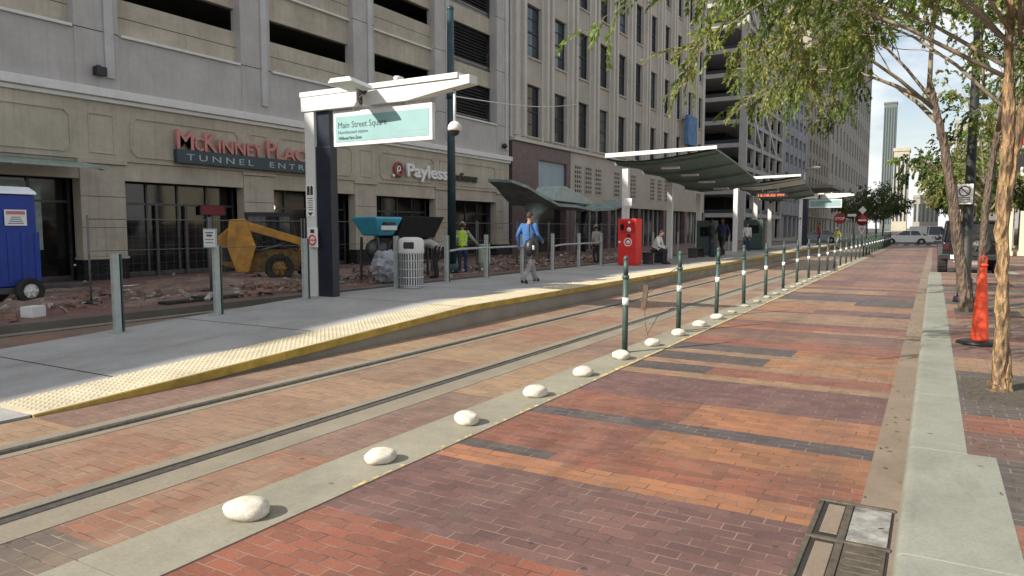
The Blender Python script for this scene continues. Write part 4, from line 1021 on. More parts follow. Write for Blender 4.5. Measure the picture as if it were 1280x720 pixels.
gpart('end_wall', [(FX - 30, FX - .01, YN - .6, YN - .02, 0, TOPZ)], M_lav)
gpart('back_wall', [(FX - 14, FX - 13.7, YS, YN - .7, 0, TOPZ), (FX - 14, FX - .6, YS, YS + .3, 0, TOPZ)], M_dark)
gpart('deck', [(FX - 13.6, FX - .62, YS, YN - .7, 5.2, 5.5)] + [(FX - 13.6, FX - .62, YS, YN - .7, 7.75 + 3 * i, 8.0 + 3 * i) for i in range(4)] + [(FX - 13.6, FX - .62, YS, YN - .7, 18.68, TOPZ - .02)], M_deck)  # last slab is unseen, added to block sun leaking through the top openings
for k in range(-9, 4):
    y0, y1 = C0 + P_ * k + CW, C0 + P_ * (k + 1)
    gpart('grey_panel', [(FX - .4, FX - .03, y0, y1, 5.955, 7.60)], M_lav)
    gpart('panel_ledge', [(FX - .35, FX + .06, y0 + .06, y1 - .06, 7.605, 7.69)], M_trim, .01)
    # framed panel in the frieze, corners cut
    b = MB(go); c = .18; z0, z1, ya, yb = 4.0, 5.2, y0 + .25, y1 - .25
    out = [(ya + c, z0), (yb - c, z0), (yb, z0 + c), (yb, z1 - c), (yb - c, z1), (ya + c, z1), (ya, z1 - c), (ya, z0 + c)]
    ym, zm = (ya + yb) / 2, (z0 + z1) / 2
    for i in range(8):
        p, q = out[i], out[(i + 1) % 8]; b.bar((FX + .01, p[0], p[1]), (FX + .01, q[0], q[1]), .05, .06, (1, 0, 0))
    b.build('raised_frame', M_tan, G)
    if k < 3:
        for i in range(4):
            gpart('spandrel', [(FX - .55, FX - .28, y0, y1, (7.695 if i == 0 else 9.68 + 3 * i - 3 + 1.06), 8.85 + 3 * i)], M_tan)
            gpart('beam', [(FX - .55, FX - .33, y0, y1, 9.68 + 3 * i, 10.72 + 3 * i if i < 3 else TOPZ)], M_tan)
            if i > 0: gpart('panel_ledge', [(FX - .35, FX - .2, y0, y1, 7.66 + 3 * i, 7.74 + 3 * i)], M_trim, .01)
        [gpart('groove', [(FX - .3, FX - .276, y0, y1, 8.28 + 3 * i, 8.30 + 3 * i)], M_slot) for i in range(4)]
    else:
        gpart('beam', [(FX - .6, FX - .45, y0, y1, 9.75 + 3 * i, 10.65 + 3 * i) for i in range(3)], M_tan)
        b = MB(go)
        z = 7.8
        while z < TOPZ - .2:
            if not any(9.75 + 3 * i - .1 < z < 10.65 + 3 * i for i in range(3)): b.obox((FX - .66, (y0 + y1) / 2, z), (.16, y1 - y0, .02), Matrix.Rotation(.7, 3, 'Y'))
            z += .17
        b.build('louvre', M_louv, G)
        gpart('louvre_back', [(FX - .8, FX - .75, y0, y1, 7.7, TOPZ)], M_dark)
    # shop front
    gpart('lintel', [(FX - .45, FX - .06, y0, y1, 3.22, 3.8)], M_tan)
    xg = FX - .75
    sf = gpart('shop_front', [(xg - .02, xg + .02, y0, y1, .15, 3.22)], M_shop)
    mm = [y0 + (y1 - y0) * q / 4 for q in range(5)]
    gpart('mullion', [(xg - .04, xg + .07, m_ - .035, m_ + .035, .15, 3.22) for m_ in mm] + [(xg - .04, xg + .06, y0, y1, 2.5, 2.57), (xg - .04, xg + .06, y0, y1, .15, .3)], M_metal, 0, sf)
# storefront details
gpart('door_frame', [(FX - .70, FX - .62, 14.95, 15.05, .15, 2.5), (FX - .70, FX - .62, 16.05, 16.15, .15, 2.5), (FX - .70, FX - .62, 17.1, 17.2, .15, 2.5)], M_metal)
gpart('curtain', [(FX - .72, FX - .70, 9.6, 11.4, 1.1, 3.1)], mat('pale_teal_blind', (.30, .38, .36), .8, var=.25, scale=4))
t = thing('glass_awning', 'green glass awning over the shop behind the blue toilet', 'awning', (FX, 9, 3.5))
b = MB(t.location); b.add([(FX + .02, 4.5, 3.72), (FX + 1.7, 4.5, 3.42), (FX + 1.7, 12.05, 3.42), (FX + .02, 12.05, 3.72), (FX + .02, 4.5, 3.74), (FX + 1.7, 4.5, 3.44), (FX + 1.7, 12.05, 3.44), (FX + .02, 12.05, 3.74)], [(0, 3, 2, 1), (4, 5, 6, 7), (0, 1, 5, 4), (1, 2, 6, 5), (2, 3, 7, 6), (3, 0, 4, 7)]); b.build('glass_sheet', M_canopy, t)
b = MB(t.location)
for y in (5, 7.3, 9.6, 11.9): b.bar((FX + .02, y, 3.69), (FX + 1.68, y, 3.39), .05, .07)
b.bar((FX + 1.68, 4.5, 3.42), (FX + 1.68, 12.05, 3.42), .05, .06); b.build('frame', M_copper, t)
t = thing('wall_box', 'small black box mounted on a grey column of the garage', 'box', (FX + .02, 12.85, 6.43))
b = MB(); b.box(0, .22, -.16, .16, -.12, .14); b.build('case', M_black, t, .01); b = MB(); b.box(.0, .1, -.05, .05, .14, .2); b.build('bracket', M_metal, t)
t = thing('wall_speaker', 'small dark round lamp on the corner column of the garage', 'lamp', (FX + .02, 36.5, 6.5))
b = MB(); b.ell((.15, 0, 0), (.16, .16, .16), 12, 8); b.build('shade', M_black, t); b = MB(); b.cyl((0, 0, .1), (.15, 0, .1), .03, n=8); b.build('arm', M_metal, t)
t = thing('open_sign', 'small red lit sign inside the dark tunnel entrance', 'sign', (FX - .66, 17.2, 2.2))
b = MB(); b.box(0, .05, -.55, .55, 0, .36); b.build('case', M_black, t); b = MB(); b.box(.051, .055, -.5, .5, .03, .33); b.build('lit_face', M_lred, t)
t = thing('globe_lamp', 'round glowing globe lamp inside the shop window behind the loader', 'lamp', (FX - .6, 19.9, 2.55))
b = MB(); b.ell((0, 0, 0), (.11, .11, .12), 14, 10); b.build('globe', M_lamp, t); b = MB(); b.cyl((0, 0, .11), (0, 0, .66), .012, n=6); b.build('stem', M_metal, t)
t = thing('shop_sign', 'red lettered sign above a teal panel over the tunnel entrance', 'shop sign', (FX + .02, 15.25, 3.9))
b = MB(); b.box(.02, .2, 0, 6.6, 0, .46); b.build('panel', M_tealsign, t, .02)
o = text('TUNNEL  ENTRY', .30, (.205, .35, .12), '+X', mat('dull_letter', (.4, .46, .46), .5, var=.05), t, .006, spacing=1.5, width=5.7)
for s_, y_, w_, h_ in (('M', 0.05, .62, .66), ('C', .72, .34, .46), ('K', 1.1, .52, .66), ('INNEY', 1.66, 1.95, .46), ('P', 3.8, .42, .66), ('LACE', 4.26, 1.9, .46)):
    text(s_, h_ / .72, (.12, y_, .48), '+X', M_letred, t, .05, width=w_, bold=.01)
t = thing('shop_sign', 'white lettered shop sign with a round emblem, crossed by the teal pole', 'shop sign', (FX + .02, 26.5, 4.08))
b = MB(); b.tube([(.08, .38 + .27 * math.cos(a), .40 + .30 * math.sin(a)) for a in [k * math.pi / 10 for k in range(21)]], .075, 8); b.build('emblem_ring', mat('emblem_red', (.30, .06, .035), .5, var=.1), t)
b = MB(); b.tube([(.1, .38 + .11 * math.cos(a), .45 + .12 * math.sin(a)) for a in [k * math.pi / 8 for k in range(17)]], .035, 8); b.tube([(.1, .27, .5), (.1, .27, .12)], .035, 8); b.ell((.08, .02, .1), (.06, .08, .08)); b.build('emblem_letter', M_letw, t)
text('Payless', .86, (.12, .95, .14), '+X', M_letw, t, .05, width=3.3, bold=.022)
text('ShoeSource', .62, (.08, 4.4, .16), '+X', M_letd, t, .04, width=2.75, bold=.01)

# ------------------------------------------------------------------ stone office building behind it
S = thing('office_building', 'tall limestone office building with ribbed pilasters and deep dark windows', 'building', (FX, 38, 0)); so = S.location
def spart(name, boxes, m, bevel=0, parent=None):
    b = MB(so)
    for d in boxes: b.box(*d)
    return b.build(name, m, parent or S, bevel)
W0, WP, WW, HS = 39.57, 3.7, 2.1, 43
spart('core', [(FX - 30, FX - 2.5, 37.7, 79.5, 0, HS - .5), (FX - 2.5, FX - .5, 37.7, 37.95, 7.2, HS)], M_dark)
win = None
for k in range(11):
    y0 = W0 + WP * k; ya = y0 - (1.6 if k else 1.9); 
    spart('pilaster', [(FX - .5, FX - .12, ya, y0, 7.2, HS), (FX - .3, FX + .12, ya + .28, ya + .62, 7.35, HS - .6), (FX - .3, FX + .12, y0 - .62, y0 - .28, 7.35, HS - .6)], M_tan3, .015)
    for r in range(8):
        z0 = 7.2 if r == 0 else 7.5 + 4.88 * r - 1.68; z1 = 7.5 + 4.88 * r
        spart('spandrel', [(FX - .5, FX - .22, y0, y0 + WW, z0, min(z1, HS))] + ([(FX - .5, FX - .13, y0 - .002, y0 + WW + .002, z1 - .12, z1 - .0)] if z1 < HS else []), M_tan2)
    for r in range(7):
        if win is None:
            win = link('window', MB().box(0, .03, 0, WW, 0, 3.2).mesh('window', M_glassd), S)
            b = MB(); b.box(.031, .09, 0, .08, 0, 3.2); b.box(.031, .09, WW - .08, WW, 0, 3.2); b.box(.031, .09, .085, WW - .085, 1.55, 1.63); b.box(.031, .07, .085, WW - .085, .78, .82); b.box(.031, .07, .085, WW - .085, 2.4, 2.44); b.box(.031, .09, .085, WW - .085, 0, .08); b.box(.031, .09, .085, WW - .085, 3.12, 3.2); b.build('frame', M_louv, win)
            w = win
        else:
            w = win.copy(); C.objects.link(w); f = win.children[0].copy(); C.objects.link(f); f.parent = w
        if rng.random() < .5 and w is not win: w.data = w.data.copy(); w.data.materials[0] = rng.choice([M_glassb, M_glassb, M_blindw])
        w.location = (-.48, y0 - 38, 7.5 + 4.88 * r)
spart('pilaster', [(FX - .5, FX - .12, W0 + WP * 11 - 1.6, 79.5, 7.2, HS)], M_tan3)
spart('string_course', [(FX - .5, FX + .16, 37.7, 79.5, 7.0, 7.195)], M_tan3, .02)
spart('granite_front', [(FX - .5, FX - .02, 37.7, 41.03, .1, 6.99), (FX - .5, FX - .02, 45.1, 45.7, .1, 6.99), (FX - .5, FX - .02, 41.03, 45.1, 6.1, 6.99), (FX - .5, FX - .02, 41.03, 45.1, 3.4, 4.2)], M_granite)
spart('blue_panel', [(FX - .5, FX - .2, 41.035, 45.09, 4.205, 6.095)], M_panelb)
spart('entrance', [(FX - .6, FX - .5, 41.035, 45.09, .1, 3.4)], M_shop)
spart('base_wall', [(FX - .5, FX, 45.71, 79.5, 3.4, 6.99)], M_tan2)
for gy in (46.3, 48.1, 49.9, 53.6, 55.4, 57.2, 62, 64, 66):
    gb = spart('vent_grille', [(FX - .1, FX + .006, gy, gy + 1.2, 4.2, 6.1)], M_dark)
    spart('grille_bars', [(FX - .05, FX + .03, gy - .04 + i * .34, gy + .06 + i * .34, 4.15, 6.15) for i in range(4)] + [(FX - .05, FX + .025, gy - .04, gy + 1.2, 4.15 + j * .33, 4.26 + j * .33) for j in range(7)], M_tan2, 0, gb)
spart('shop_front', [(FX - .6, FX - .5, 45.71, 79.5, .1, 3.4)], M_shop)
spart('mullion', [(FX - .49, FX - .4, 46 + 1.3 * i, 46.09 + 1.3 * i, .1, 3.39) for i in range(26)], M_alu)
[spart('shop_pier', [(FX - .4, FX + .01, 45.71 + 6.7 * i, 46.3 + 6.7 * i, .1, 3.39)], M_granite) for i in range(6)]
spart('roof', [(FX - 30, FX + .3, 37.6, 79.6, HS, HS + .6)], M_tan3, .05)
t = thing('banner', 'blue banner hanging at the far corner of the stone building', 'banner', (FX + .3, 72.5, 10))
b = MB(); b.box(0, .35, -1.5, 1.5, 0, 2.9); b.build('cloth', mat('banner_blue', (.10, .22, .42), .7, var=.3, scale=1.5), t, .02); b = MB(); b.box(-.4, 0, -1.2, -1.1, 2.4, 2.5); b.box(-.4, 0, 1.1, 1.2, 2.4, 2.5); b.build('bracket', M_metal, t)

# green winged canopy in front of the stone building
t = thing('winged_canopy', 'green winged entrance canopy with a pale skylight, on the far pavement', 'canopy', (-19, 34.9, .15))
def wing(pts, w0, w1, th, nm):
    b = MB(); n = len(pts); vs = []
    for i, (y, z) in enumerate(pts):
        w = w0 + (w1 - w0) * i / (n - 1); vs += [(-w, y, z + .1), (w, y, z), (w, y, z + th), (-w, y, z + th + .1)]
    fs = [(3, 2, 1, 0), tuple((n - 1) * 4 + q for q in range(4))]
    for i in range(n - 1):
        for j in range(4): fs.append((i * 4 + j, i * 4 + (j + 1) % 4, (i + 1) * 4 + (j + 1) % 4, (i + 1) * 4 + j))
    b.smooth = False; b.add(vs, fs); return b.build(nm, M_copper, t)
wing([(.1, 2.75), (-1.2, 3.15), (-2.4, 3.6), (-3.6, 3.85)], 1.5, .7, .14, 'wing')
wing([(.1, 2.75), (2.5, 2.75), (5.5, 2.6), (9, 2.75), (12.9, 3.35)], 1.5, .9, .16, 'wing')
b = MB(); b.tube([(0, -.3, 0), (0, -.25, 1.2), (0, -.1, 2.2), (0, .2, 2.85)], [.35, .22, .32, .75], 12); b.build('post', M_copper, t)
b = MB(); b.cyl((0, 6.5, 0), (0, 6.5, 2.62), .16, n=12); b.build('post', M_navy, t)
b = MB(); b.prism([(.9, 3.12), (6.3, 3.02), (6.3, 3.18), (2.6, 3.95), (1.7, 3.95), (.9, 3.3)], 'x', -.7, .7); b.build('skylight', mat('skylight_glass', (.36, .44, .43), .3, var=.15), t, .03)

# ------------------------------------------------------------------ open garage across the side street and the far blocks
def block(name, label, cat, x0, x1, y0, y1, h, m, mwin, cols, rows, ww, wh, z0, pitch, ypad=1.5, face=-1, extra=None):
    """plain masonry block facing +X (left side of the street): recessed windows, cornice, shop floor"""
    t = thing(name, label, cat, (x1, y0, 0)); o = t.location
    b = MB(o); b.box(x0, x1 - .5, y0, y1, 0, h); b.build('wall', m, t)
    sp = (y1 - y0 - 2 * ypad) / cols; b = MB(o)
    for c in range(cols + 1):
        ya = y0 if c == 0 else y0 + ypad + sp * c - (sp - ww) / 2; yb = y1 if c == cols else y0 + ypad + sp * c + (sp - ww) / 2
        b.box(x1 - .51, x1, ya, yb, 0, h)
    b.build('pier', m, t)
    b = MB(o)
    for r in range(rows + 1):
        za = z0 + pitch * (r - 1) + wh if r else 3.6; zb = z0 + pitch * r if r < rows else h
        b.box(x1 - .51, x1 - .08, y0 + .3, y1 - .3, za, zb)
    b.build('spandrel', m, t)
    b = MB(o); b.box(x0, x1 + .5, y0 - .1, y1 + .1, h, h + .8); b.box(x1 - .4, x1 + .25, y0 - .05, y1 + .05, 3.9, 4.3); b.build('cornice', m, t, .03)
    first = None
    for c in range(cols):
        y = y0 + ypad + sp * c + (sp - ww) / 2
        for r in range(rows):
            if first is None:
                b = MB(); b.box(0, .04, 0, ww, 0, wh); first = b.build('window', mwin, t); f = first
                b = MB(); b.box(.041, .09, ww / 2 - .05, ww / 2 + .05, 0, wh); b.box(.041, .09, 0, ww, wh / 2 - .04, wh / 2 + .04); b.build('frame', M_trim, first)
            else:
                f = first.copy(); C.objects.link(f); g_ = first.children[0].copy(); C.objects.link(g_); g_.parent = f
            f.location = (-.48, y - y0, z0 + pitch * r)
        b = MB(o); b.box(x1 - .495, x1 - .45, y, y + ww, .2, 3.5); b.build('shop_window', M_shop, t)
    return t
t = thing('open_garage', 'open concrete parking structure with dark decks across the side street', 'building', (FX, 99, 0)); o = t.location
b = MB(o)
for i in range(13): b.box(FX - 40, FX, 99, 126, 3.2 + 3.1 * i, 3.75 + 3.1 * i)
b.build('deck', M_lav, t)
b = MB(o)
for x in (0, -8, -16, -24, -32): b.box(FX + x - .9, FX + x + .02, 98.9, 99.8, 0, 41)
for y in (104.2, 109.4, 114.6, 119.8, 125.2): b.box(FX - .5, FX + .02, y, y + .8, 0, 41)
b.build('column', M_lav, t)
b = MB(o); b.box(FX - 40, FX - 5, 108, 109, 0, 41); b.box(FX - 5.5, FX - 5, 109, 126, 0, 41); b.box(FX - 40, FX - .2, 125.5, 126, 0, 41); b.build('inner_wall', M_dark, t)
b = MB(o)
for i in range(13): b.box(FX - 39.9, FX - .1, 99.2, 99.35, 3.76 + 3.1 * i, 4.25 + 3.1 * i); b.box(FX - .3, FX - .15, 99.8, 125, 3.76 + 3.1 * i, 4.35 + 3.1 * i)
b.build('railing', M_louv, t)
b = MB(o)
for i in range(5, 12, 2): b.bar((FX - .1, 99.9, 3.7 + 3.1 * i), (FX - .1, 109.4, 3.7 + 3.1 * (i - 2)), .35, .35); b.bar((FX - .1, 109.4, 3.7 + 3.1 * i), (FX - .1, 119.8, 3.7 + 3.1 * (i - 2)), .35, .35)
b.build('brace', M_trim, t)
M_gw = mat('grey_wall', (.32, .33, .35), .9, var=.1, scale=.4, streak=.3); M_st = mat('brown_stone', (.31, .275, .225), .9, var=.12, scale=.4, streak=.4); M_st2 = mat('buff_stone', (.35, .325, .28), .9, var=.12, scale=.4, streak=.4)
M_winp = glass('pale_window', (.09, .11, .12), .1)
block('grey_building', 'plain grey block with paired windows beyond the open garage', 'building', -50, FX, 126.3, 152, 33, M_gw, M_winp, 5, 8, 3.0, 1.7, 6.2, 3.3)
bt_ = block('hotel_building', 'brown stone block with an entrance canopy, farther down the left side', 'building', -50, FX, 152.3, 186, 58, M_st, M_glassd, 7, 14, 2.2, 2.3, 6, 3.7)
b = MB(bt_.location); b.box(FX + .02, FX + 4.5, 154, 172, 9.6, 10.2); b.build('entrance_canopy', M_st, bt_, .03)
block('tower_block', 'buff stone high-rise closing the left row of buildings', 'building', -55, FX, 186.3, 300, 66, M_st2, M_glassd, 14, 7, 3.4, 4.6, 7, 8.0)
def far_tower(name, label, x0, x1, y0, y1, h, m, n=9, top=True):
    t = thing(name, label, 'building', ((x0 + x1) / 2, y0, 0)); o = t.location
    b = MB(o); b.box(x0, x1, y0, y1, 0, h); b.build('wall', m, t)
    b = MB(o); w = (x1 - x0) / n
    for i in range(n): b.box(x0 + w * (i + .25), x0 + w * (i + .75), y0 - .15, y0 + .1, 6, h - 4)
    b.build('window_strip', M_glassb, t)
    b = MB(o); b.box(x0 - .5, x1 + .5, y0 - .5, y1 + .5, h + .01, h + 2); b.build('roof', m, t)
    return t
far_tower('slim_tower', 'slim dark tower standing alone against the sky at the end of the street', -53, -40.5, 900, 912, 137, mat('tower_grey', (.13, .15, .14), .8, var=.1, scale=.05), 5)
far_tower('cream_tower', 'pale cream block right of the slim tower at the end of the street', -24, -15.5, 520, 535, 50, mat('cream_far', (.42, .385, .31), .9, var=.1, scale=.2), 4)
far_tower('low_block', 'low pale block far down the street behind the white car', -13, 2, 560, 580, 22, M_st2, 6)
far_tower('right_tower', 'grey block rising behind the trees at the end of the street', 8, 40, 480, 500, 60, M_st2, 9)
# right side of the street
t = thing('corner_shop', 'cream corner building with a black awning, behind the near tree', 'building', (5.5, 46, 0)); o = t.location
b = MB(o); b.box(5.5, 25, 46, 81, 0, 16); b.build('wall', M_cream, t)
for i in range(7):
    b = MB(o); b.box(5.44, 5.52, 47 + 4.8 * i, 50 + 4.8 * i, .4, 3.4); b.build('shop_window', M_shop, t)
    for z in (5.5, 9.2, 12.6):
        b = MB(o); b.box(5.42, 5.52, 47.4 + 4.8 * i, 49.6 + 4.8 * i, z, z + 2.2); w = b.build('window', M_glassd, t)
b = MB(o); b.box(5.2, 25.2, 45.8, 81.2, 16, 16.8); b.box(5.3, 5.6, 46, 81, 4.4, 4.8); b.build('cornice', M_trim, t, .03)
t = thing('black_awning', 'black awning with a white letter over the right pavement', 'awning', (4.6, 50, 3.6))
b = MB(t.location); b.prism([(3.0, 3.62), (5.4, 3.62), (5.4, 6.2), (3.25, 6.2), (3.02, 5.9)], 'y', 50, 58); b.build('canvas', M_black, t, .03)
text('H', 1.2, (-.62, -.01, .75), '-Y', M_letw, t, .005)
for i, x in enumerate((3.2, 3.75, 4.35, 4.95)):
    tt = thing('awning_post', ['cream post at the kerb end of the black awning', 'second cream post under the black awning', 'third cream post under the black awning', 'cream post under the black awning next to the wall'][i], 'post', (x, 50.3, .15), 0, 'cream posts under the black awning')
    b = MB(); b.box(-.13, .13, -.13, .13, .25, 3.2); b.build('shaft', M_cream, tt, .02)
    b = MB(); b.box(-.19, .19, -.19, .19, 0, .25); b.box(-.18, .18, -.18, .18, 3.2, 3.44); b.build('base', M_cream, tt, .02)
t = thing('red_sign', 'red blade sign above the black awning', 'sign', (4.4, 50, 6.3))
b = MB(); b.box(-.5, .8, -.15, .15, 0.1, 1.5); b.build('panel', M_red, t, .03); b = MB(); b.box(.1, .2, -.05, .05, -.1, .1); b.build('bracket', M_metal, t)
b = MB(); b.prism([(-.3, .9), (.0, .8), (.3, 1.0), (.6, .9), (.6, 1.05), (.3, 1.15), (0, .95), (-.3, 1.05)], 'y', -.16, -.151); b.build('print', M_letw, t)
block_r = thing('far_right_block', 'buff block half hidden by the trees beyond the crossing on the right', 'building', (9, 100, 0))
b = MB(block_r.location); b.box(9, 40, 100, 190, 0, 24); b.build('wall', M_st2, block_r)
for i in range(12):
    for z in (5, 9, 13, 17):
        b = MB(block_r.location); b.box(8.93, 9.02, 103 + 7 * i, 106 + 7 * i, z, z + 2.4); b.build('window', M_glassd, block_r)
b = MB(block_r.location); b.box(8.6, 40.4, 99.6, 190.4, 24, 25); b.build('roof', M_st2, block_r)

# ------------------------------------------------------------------ vehicles, cone, street furniture on the right
def car(label, loc, rz, paint, van=False):
    t = thing('parked_car' if not van else 'van', label, 'car' if not van else 'van', loc, rz)
    W = .88
    low = [(-2.3, .30), (-2.34, .55), (-2.28, .90), (-2.1, .96), (1.05, .97), (2.05, .84), (2.32, .66), (2.36, .42), (2.28, .24), (1.8, .22), (-1.9, .22)]
    def cut(pr):   # wheel arches
        out = []
        for i, p in enumerate(pr): out.append(p)
        arch = lambda c: [(c + .40 * math.cos(a), .30 + .40 * math.sin(a)) for a in [math.pi * k / 8 for k in range(0, 9)]]
        return [(-2.3, .30), (-2.34, .55), (-2.28, .90), (-2.1, .96), (1.05, .97), (2.05, .84), (2.32, .66), (2.36, .42), (2.28, .24)] + [(1.42 + .40 * math.cos(a), .26 + .40 * math.sin(a)) for a in [math.pi * k / 8 for k in range(9)]] + [(-1.36 + .40 * math.cos(a), .26 + .40 * math.sin(a)) for a in [math.pi * k / 8 for k in range(9)]]
    b = MB(); b.prism(cut(low), 'x', -W, W); b.build('body', paint, t, .05)
    if van: cab = [(-2.25, .95), (-2.2, 1.85), (.9, 1.9), (1.7, .96)]
    else: cab = [(-2.05, .95), (-1.15, 1.40), (-.1, 1.45), (.35, 1.40), (1.2, .96)]
    n = len(cab); vs = [(-(W - .04) if z < 1 else -(W - .22), y, z) for y, z in cab] + [((W - .04) if z < 1 else (W - .22), y, z) for y, z in cab]
    b = MB(); b.add(vs, [(i, (i + 1) % n, n + (i + 1) % n, n + i) for i in range(n)] + [tuple(range(n - 1, -1, -1)), tuple(range(n, 2 * n))]); b.build('cabin_glass', M_cglass, t, .03)
    ztop = max(z for y, z in cab); ys_ = [y for y, z in cab if z > 1.3]
    b = MB(); b.box(-(W - .2), W - .2, min(ys_) - .03, max(ys_) + .03, ztop - .03, ztop + .03); b.build('roof', paint, t, .04)
    for sx in (-1, 1):
        b = MB()
        for (ya, za), (yb, zb) in zip(cab[:-1], cab[1:]):
            if abs(zb - za) > .2: b.bar((sx * (W - .04), ya, za) if za < 1 else (sx * (W - .21), ya, za), (sx * (W - .04), yb, zb) if zb < 1 else (sx * (W - .21), yb, zb), .07, .07)
        b.bar((sx * (W - .035), -.35, .96), (sx * (W - .20), -.3, ztop - .02), .06, .08)
        if van: b.box(sx * (W - .25), sx * (W - .02), -2.2, -.5, .95, ztop - .05)
        else: b.bar((sx * (W - .035), -1.45, .96), (sx * (W - .20), -1.1, ztop - .06), .06, .22)
        b.build('pillar', paint, t)
        b = MB(); b.box(sx * W, sx * (W + .012), -.3, -.1, .78, .82); b.build('handle', M_chrome, t)
        b = MB(); b.ell((sx * (W + .09), .78, 1.0), (.1, .06, .08), 10, 8); b.build('mirror', paint, t)
        for y in (1.42, -1.36):
            bt, br = MB(), MB(); wheel(bt, br, (sx * (W - .11), y, .32), .32, .21, lugs=False); w = bt.build('wheel', M_rubber, t); br.build('rim', M_chrome, w)
        b = MB(); b.box(sx * .45, sx * .8, 2.27, 2.345, .58, .74); b.build('headlight', M_refl, t, .02)
        b = MB(); b.box(sx * .5, sx * .86, -2.35, -2.28, .62, .84); b.build('tail_light', M_tail, t, .02)
    b = MB(); b.box(-.86, .86, 2.3, 2.42, .26, .45); b.box(-.86, .86, -2.42, -2.3, .28, .48); b.build('bumper', paint if not van else M_black, t, .04)
    return t
c1 = car('white hatchback crossing the end of the brick street', (-2.45, 86.6, .002), R(90), M_car)
c2 = car('silver car waiting beyond the far pylon', (-11.5, 90.5, .002), R(90), M_carg)
car('white van passing behind the white hatchback', (-.2, 94.5, .002), R(-90), M_car, True)
# black off-road vehicle seen from behind
t = thing('off_road_vehicle', 'boxy black off-road vehicle parked behind the tree trunks, seen from the rear', 'car', (1.22, 34.1, .002)); t.scale = (1.07, 1.07, 1.07)
b = MB(); b.prism([(-2.15, .55), (-2.2, .7), (-2.2, 1.12), (-2.1, 1.16), (.75, 1.16), (2.1, 1.1), (2.2, 1.0), (2.2, .55), (1.9, .55), (1.75, .95), (1.0, .95), (.8, .55), (-.95, .55), (-1.1, .95), (-1.8, .95), (-1.95, .55)], 'x', -.86, .86); b.build('body', M_carb, t, .05)
b = MB()
for x in (-1, 1):
    for y in (-1.42, 1.38): b.prism([(y - .62, .62), (y - .5, 1.0), (y + .5, 1.0), (y + .62, .62), (y + .56, .60), (y + .44, .92), (y - .44, .92), (y - .56, .60)], 'x', x * .80, x * 1.0)
b.build('fender', M_black, t, .02)
b = MB(); b.add([(-.84, -2.12, 1.161), (.84, -2.12, 1.161), (.84, .8, 1.161), (-.84, .8, 1.161), (-.76, -2.02, 1.80), (.76, -2.02, 1.80), (.76, .35, 1.80), (-.76, .35, 1.80)], [(0, 3, 2, 1), (4, 5, 6, 7), (0, 1, 5, 4), (1, 2, 6, 5), (2, 3, 7, 6), (3, 0, 4, 7)]); b.build('window', M_cglass, t, .02)
b = MB(); b.box(-.79, .79, -2.08, .42, 1.795, 1.89)
for x in (-1, 1): b.bar((x * .84, -2.13, 1.16), (x * .76, -2.03, 1.82), .09, .09); b.bar((x * .84, -.7, 1.16), (x * .76, -.65, 1.82), .07, .09); b.bar((x * .84, .82, 1.16), (x * .76, .36, 1.82), .07, .07)
b.build('roof', M_carb, t, .03)
b = MB(); b.box(-.95, .95, -2.40, -2.2, .52, .72); b.build('bumper', M_black, t, .03)
bt, br = MB(), MB(); wheel(bt, br, (.18, -2.34, 1.02), .37, .24, 'y'); w = bt.build('spare_wheel', M_rubber, t); br.build('rim', M_metal, w)
for x in (-1, 1):
    b = MB(); b.box(x * .66, x * .85, -2.235, -2.19, .86, 1.06); b.build('tail_light', M_tail, t, .01)
    b = MB(); b.ell((x * 1.0, .75, 1.25), (.12, .06, .10), 10, 8); b.build('mirror', M_black, t)
    for y in (-1.42, 1.38):
        bt, br = MB(), MB(); wheel(bt, br, (x * .83, y, .41), .41, .30); w = bt.build('wheel', M_rubber, t); br.build('rim', M_metal, w)
b = MB(); b.box(-.62, -.32, -2.415, -2.402, .55, .69); b.build('number_plate', M_refl, t)
b = MB(); b.cyl((-.5, -2.3, .45), (-.5, -2.5, .45), .035, n=8); b.box(-.3, .3, -2.3, -2.22, .36, .5); b.build('hitch', M_chrome, t)

t = thing('traffic_cone', 'slim orange traffic cone on a flat black base beside the near tree', 'cone', (.60, 11.75, .147))
b = MB(); b.tube([(0, 0, .05), (0, 0, .09), (0, 0, .42), (0, 0, .98), (0, 0, 1.08)], [.112, .105, .088, .05, .043], 22); b.build('cone_body', M_orange, t)
b = MB(); b.tube([(0, 0, 1.07), (0, 0, 1.10), (0, 0, 1.11)], [.056, .056, .03], 18); b.tube([(-.035, 0, 1.11), (-.035, 0, 1.19), (0, 0, 1.215), (.035, 0, 1.19), (.035, 0, 1.11)], .014, 8); b.build('handle', M_orange, t)
b = MB(); b.tube([(0, 0, 0), (0, 0, .035), (0, 0, .055)], [.28, .27, .18], 8); b.build('base', M_black, t)
M_lpost = mat('black_post', (.02, .022, .02), .6, var=.3)
t = thing('lamp_post', 'dark lamp post rising through the trees, with a parking sign on it', 'lamp post', (.62, 18.3, .147))
b = MB(); b.tube([(0, 0, 0), (0, 0, .5), (0, 0, .55), (0, 0, 7.5)], [.15, .14, .105, .07], 18); b.build('post', M_lpost, t)
b = MB(); b.cyl((0, 0, 0), (0, 0, .12), .22, .2, 18); b.build('base', M_navy, t)
b = MB(); b.ell((0, 0, 7.8), (.22, .22, .32), 14, 10); b.build('lantern', M_refl, t)
t = thing('parking_sign', 'white parking sign with grey print strapped to the dark lamp post', 'sign', (.5, 18.14, 2.24))
b = MB(); b.box(-.20, .18, -.012, .012, 0, .43); b.build('plate', M_refl, t, .012)
b = MB(); b.tube([(.02 + .10 * math.cos(a), -.016, .28 + .10 * math.sin(a)) for a in [k * math.pi / 8 for k in range(17)]], .012, 6); b.bar((-.05, -.016, .35), (.09, -.016, .21), .012, .02)
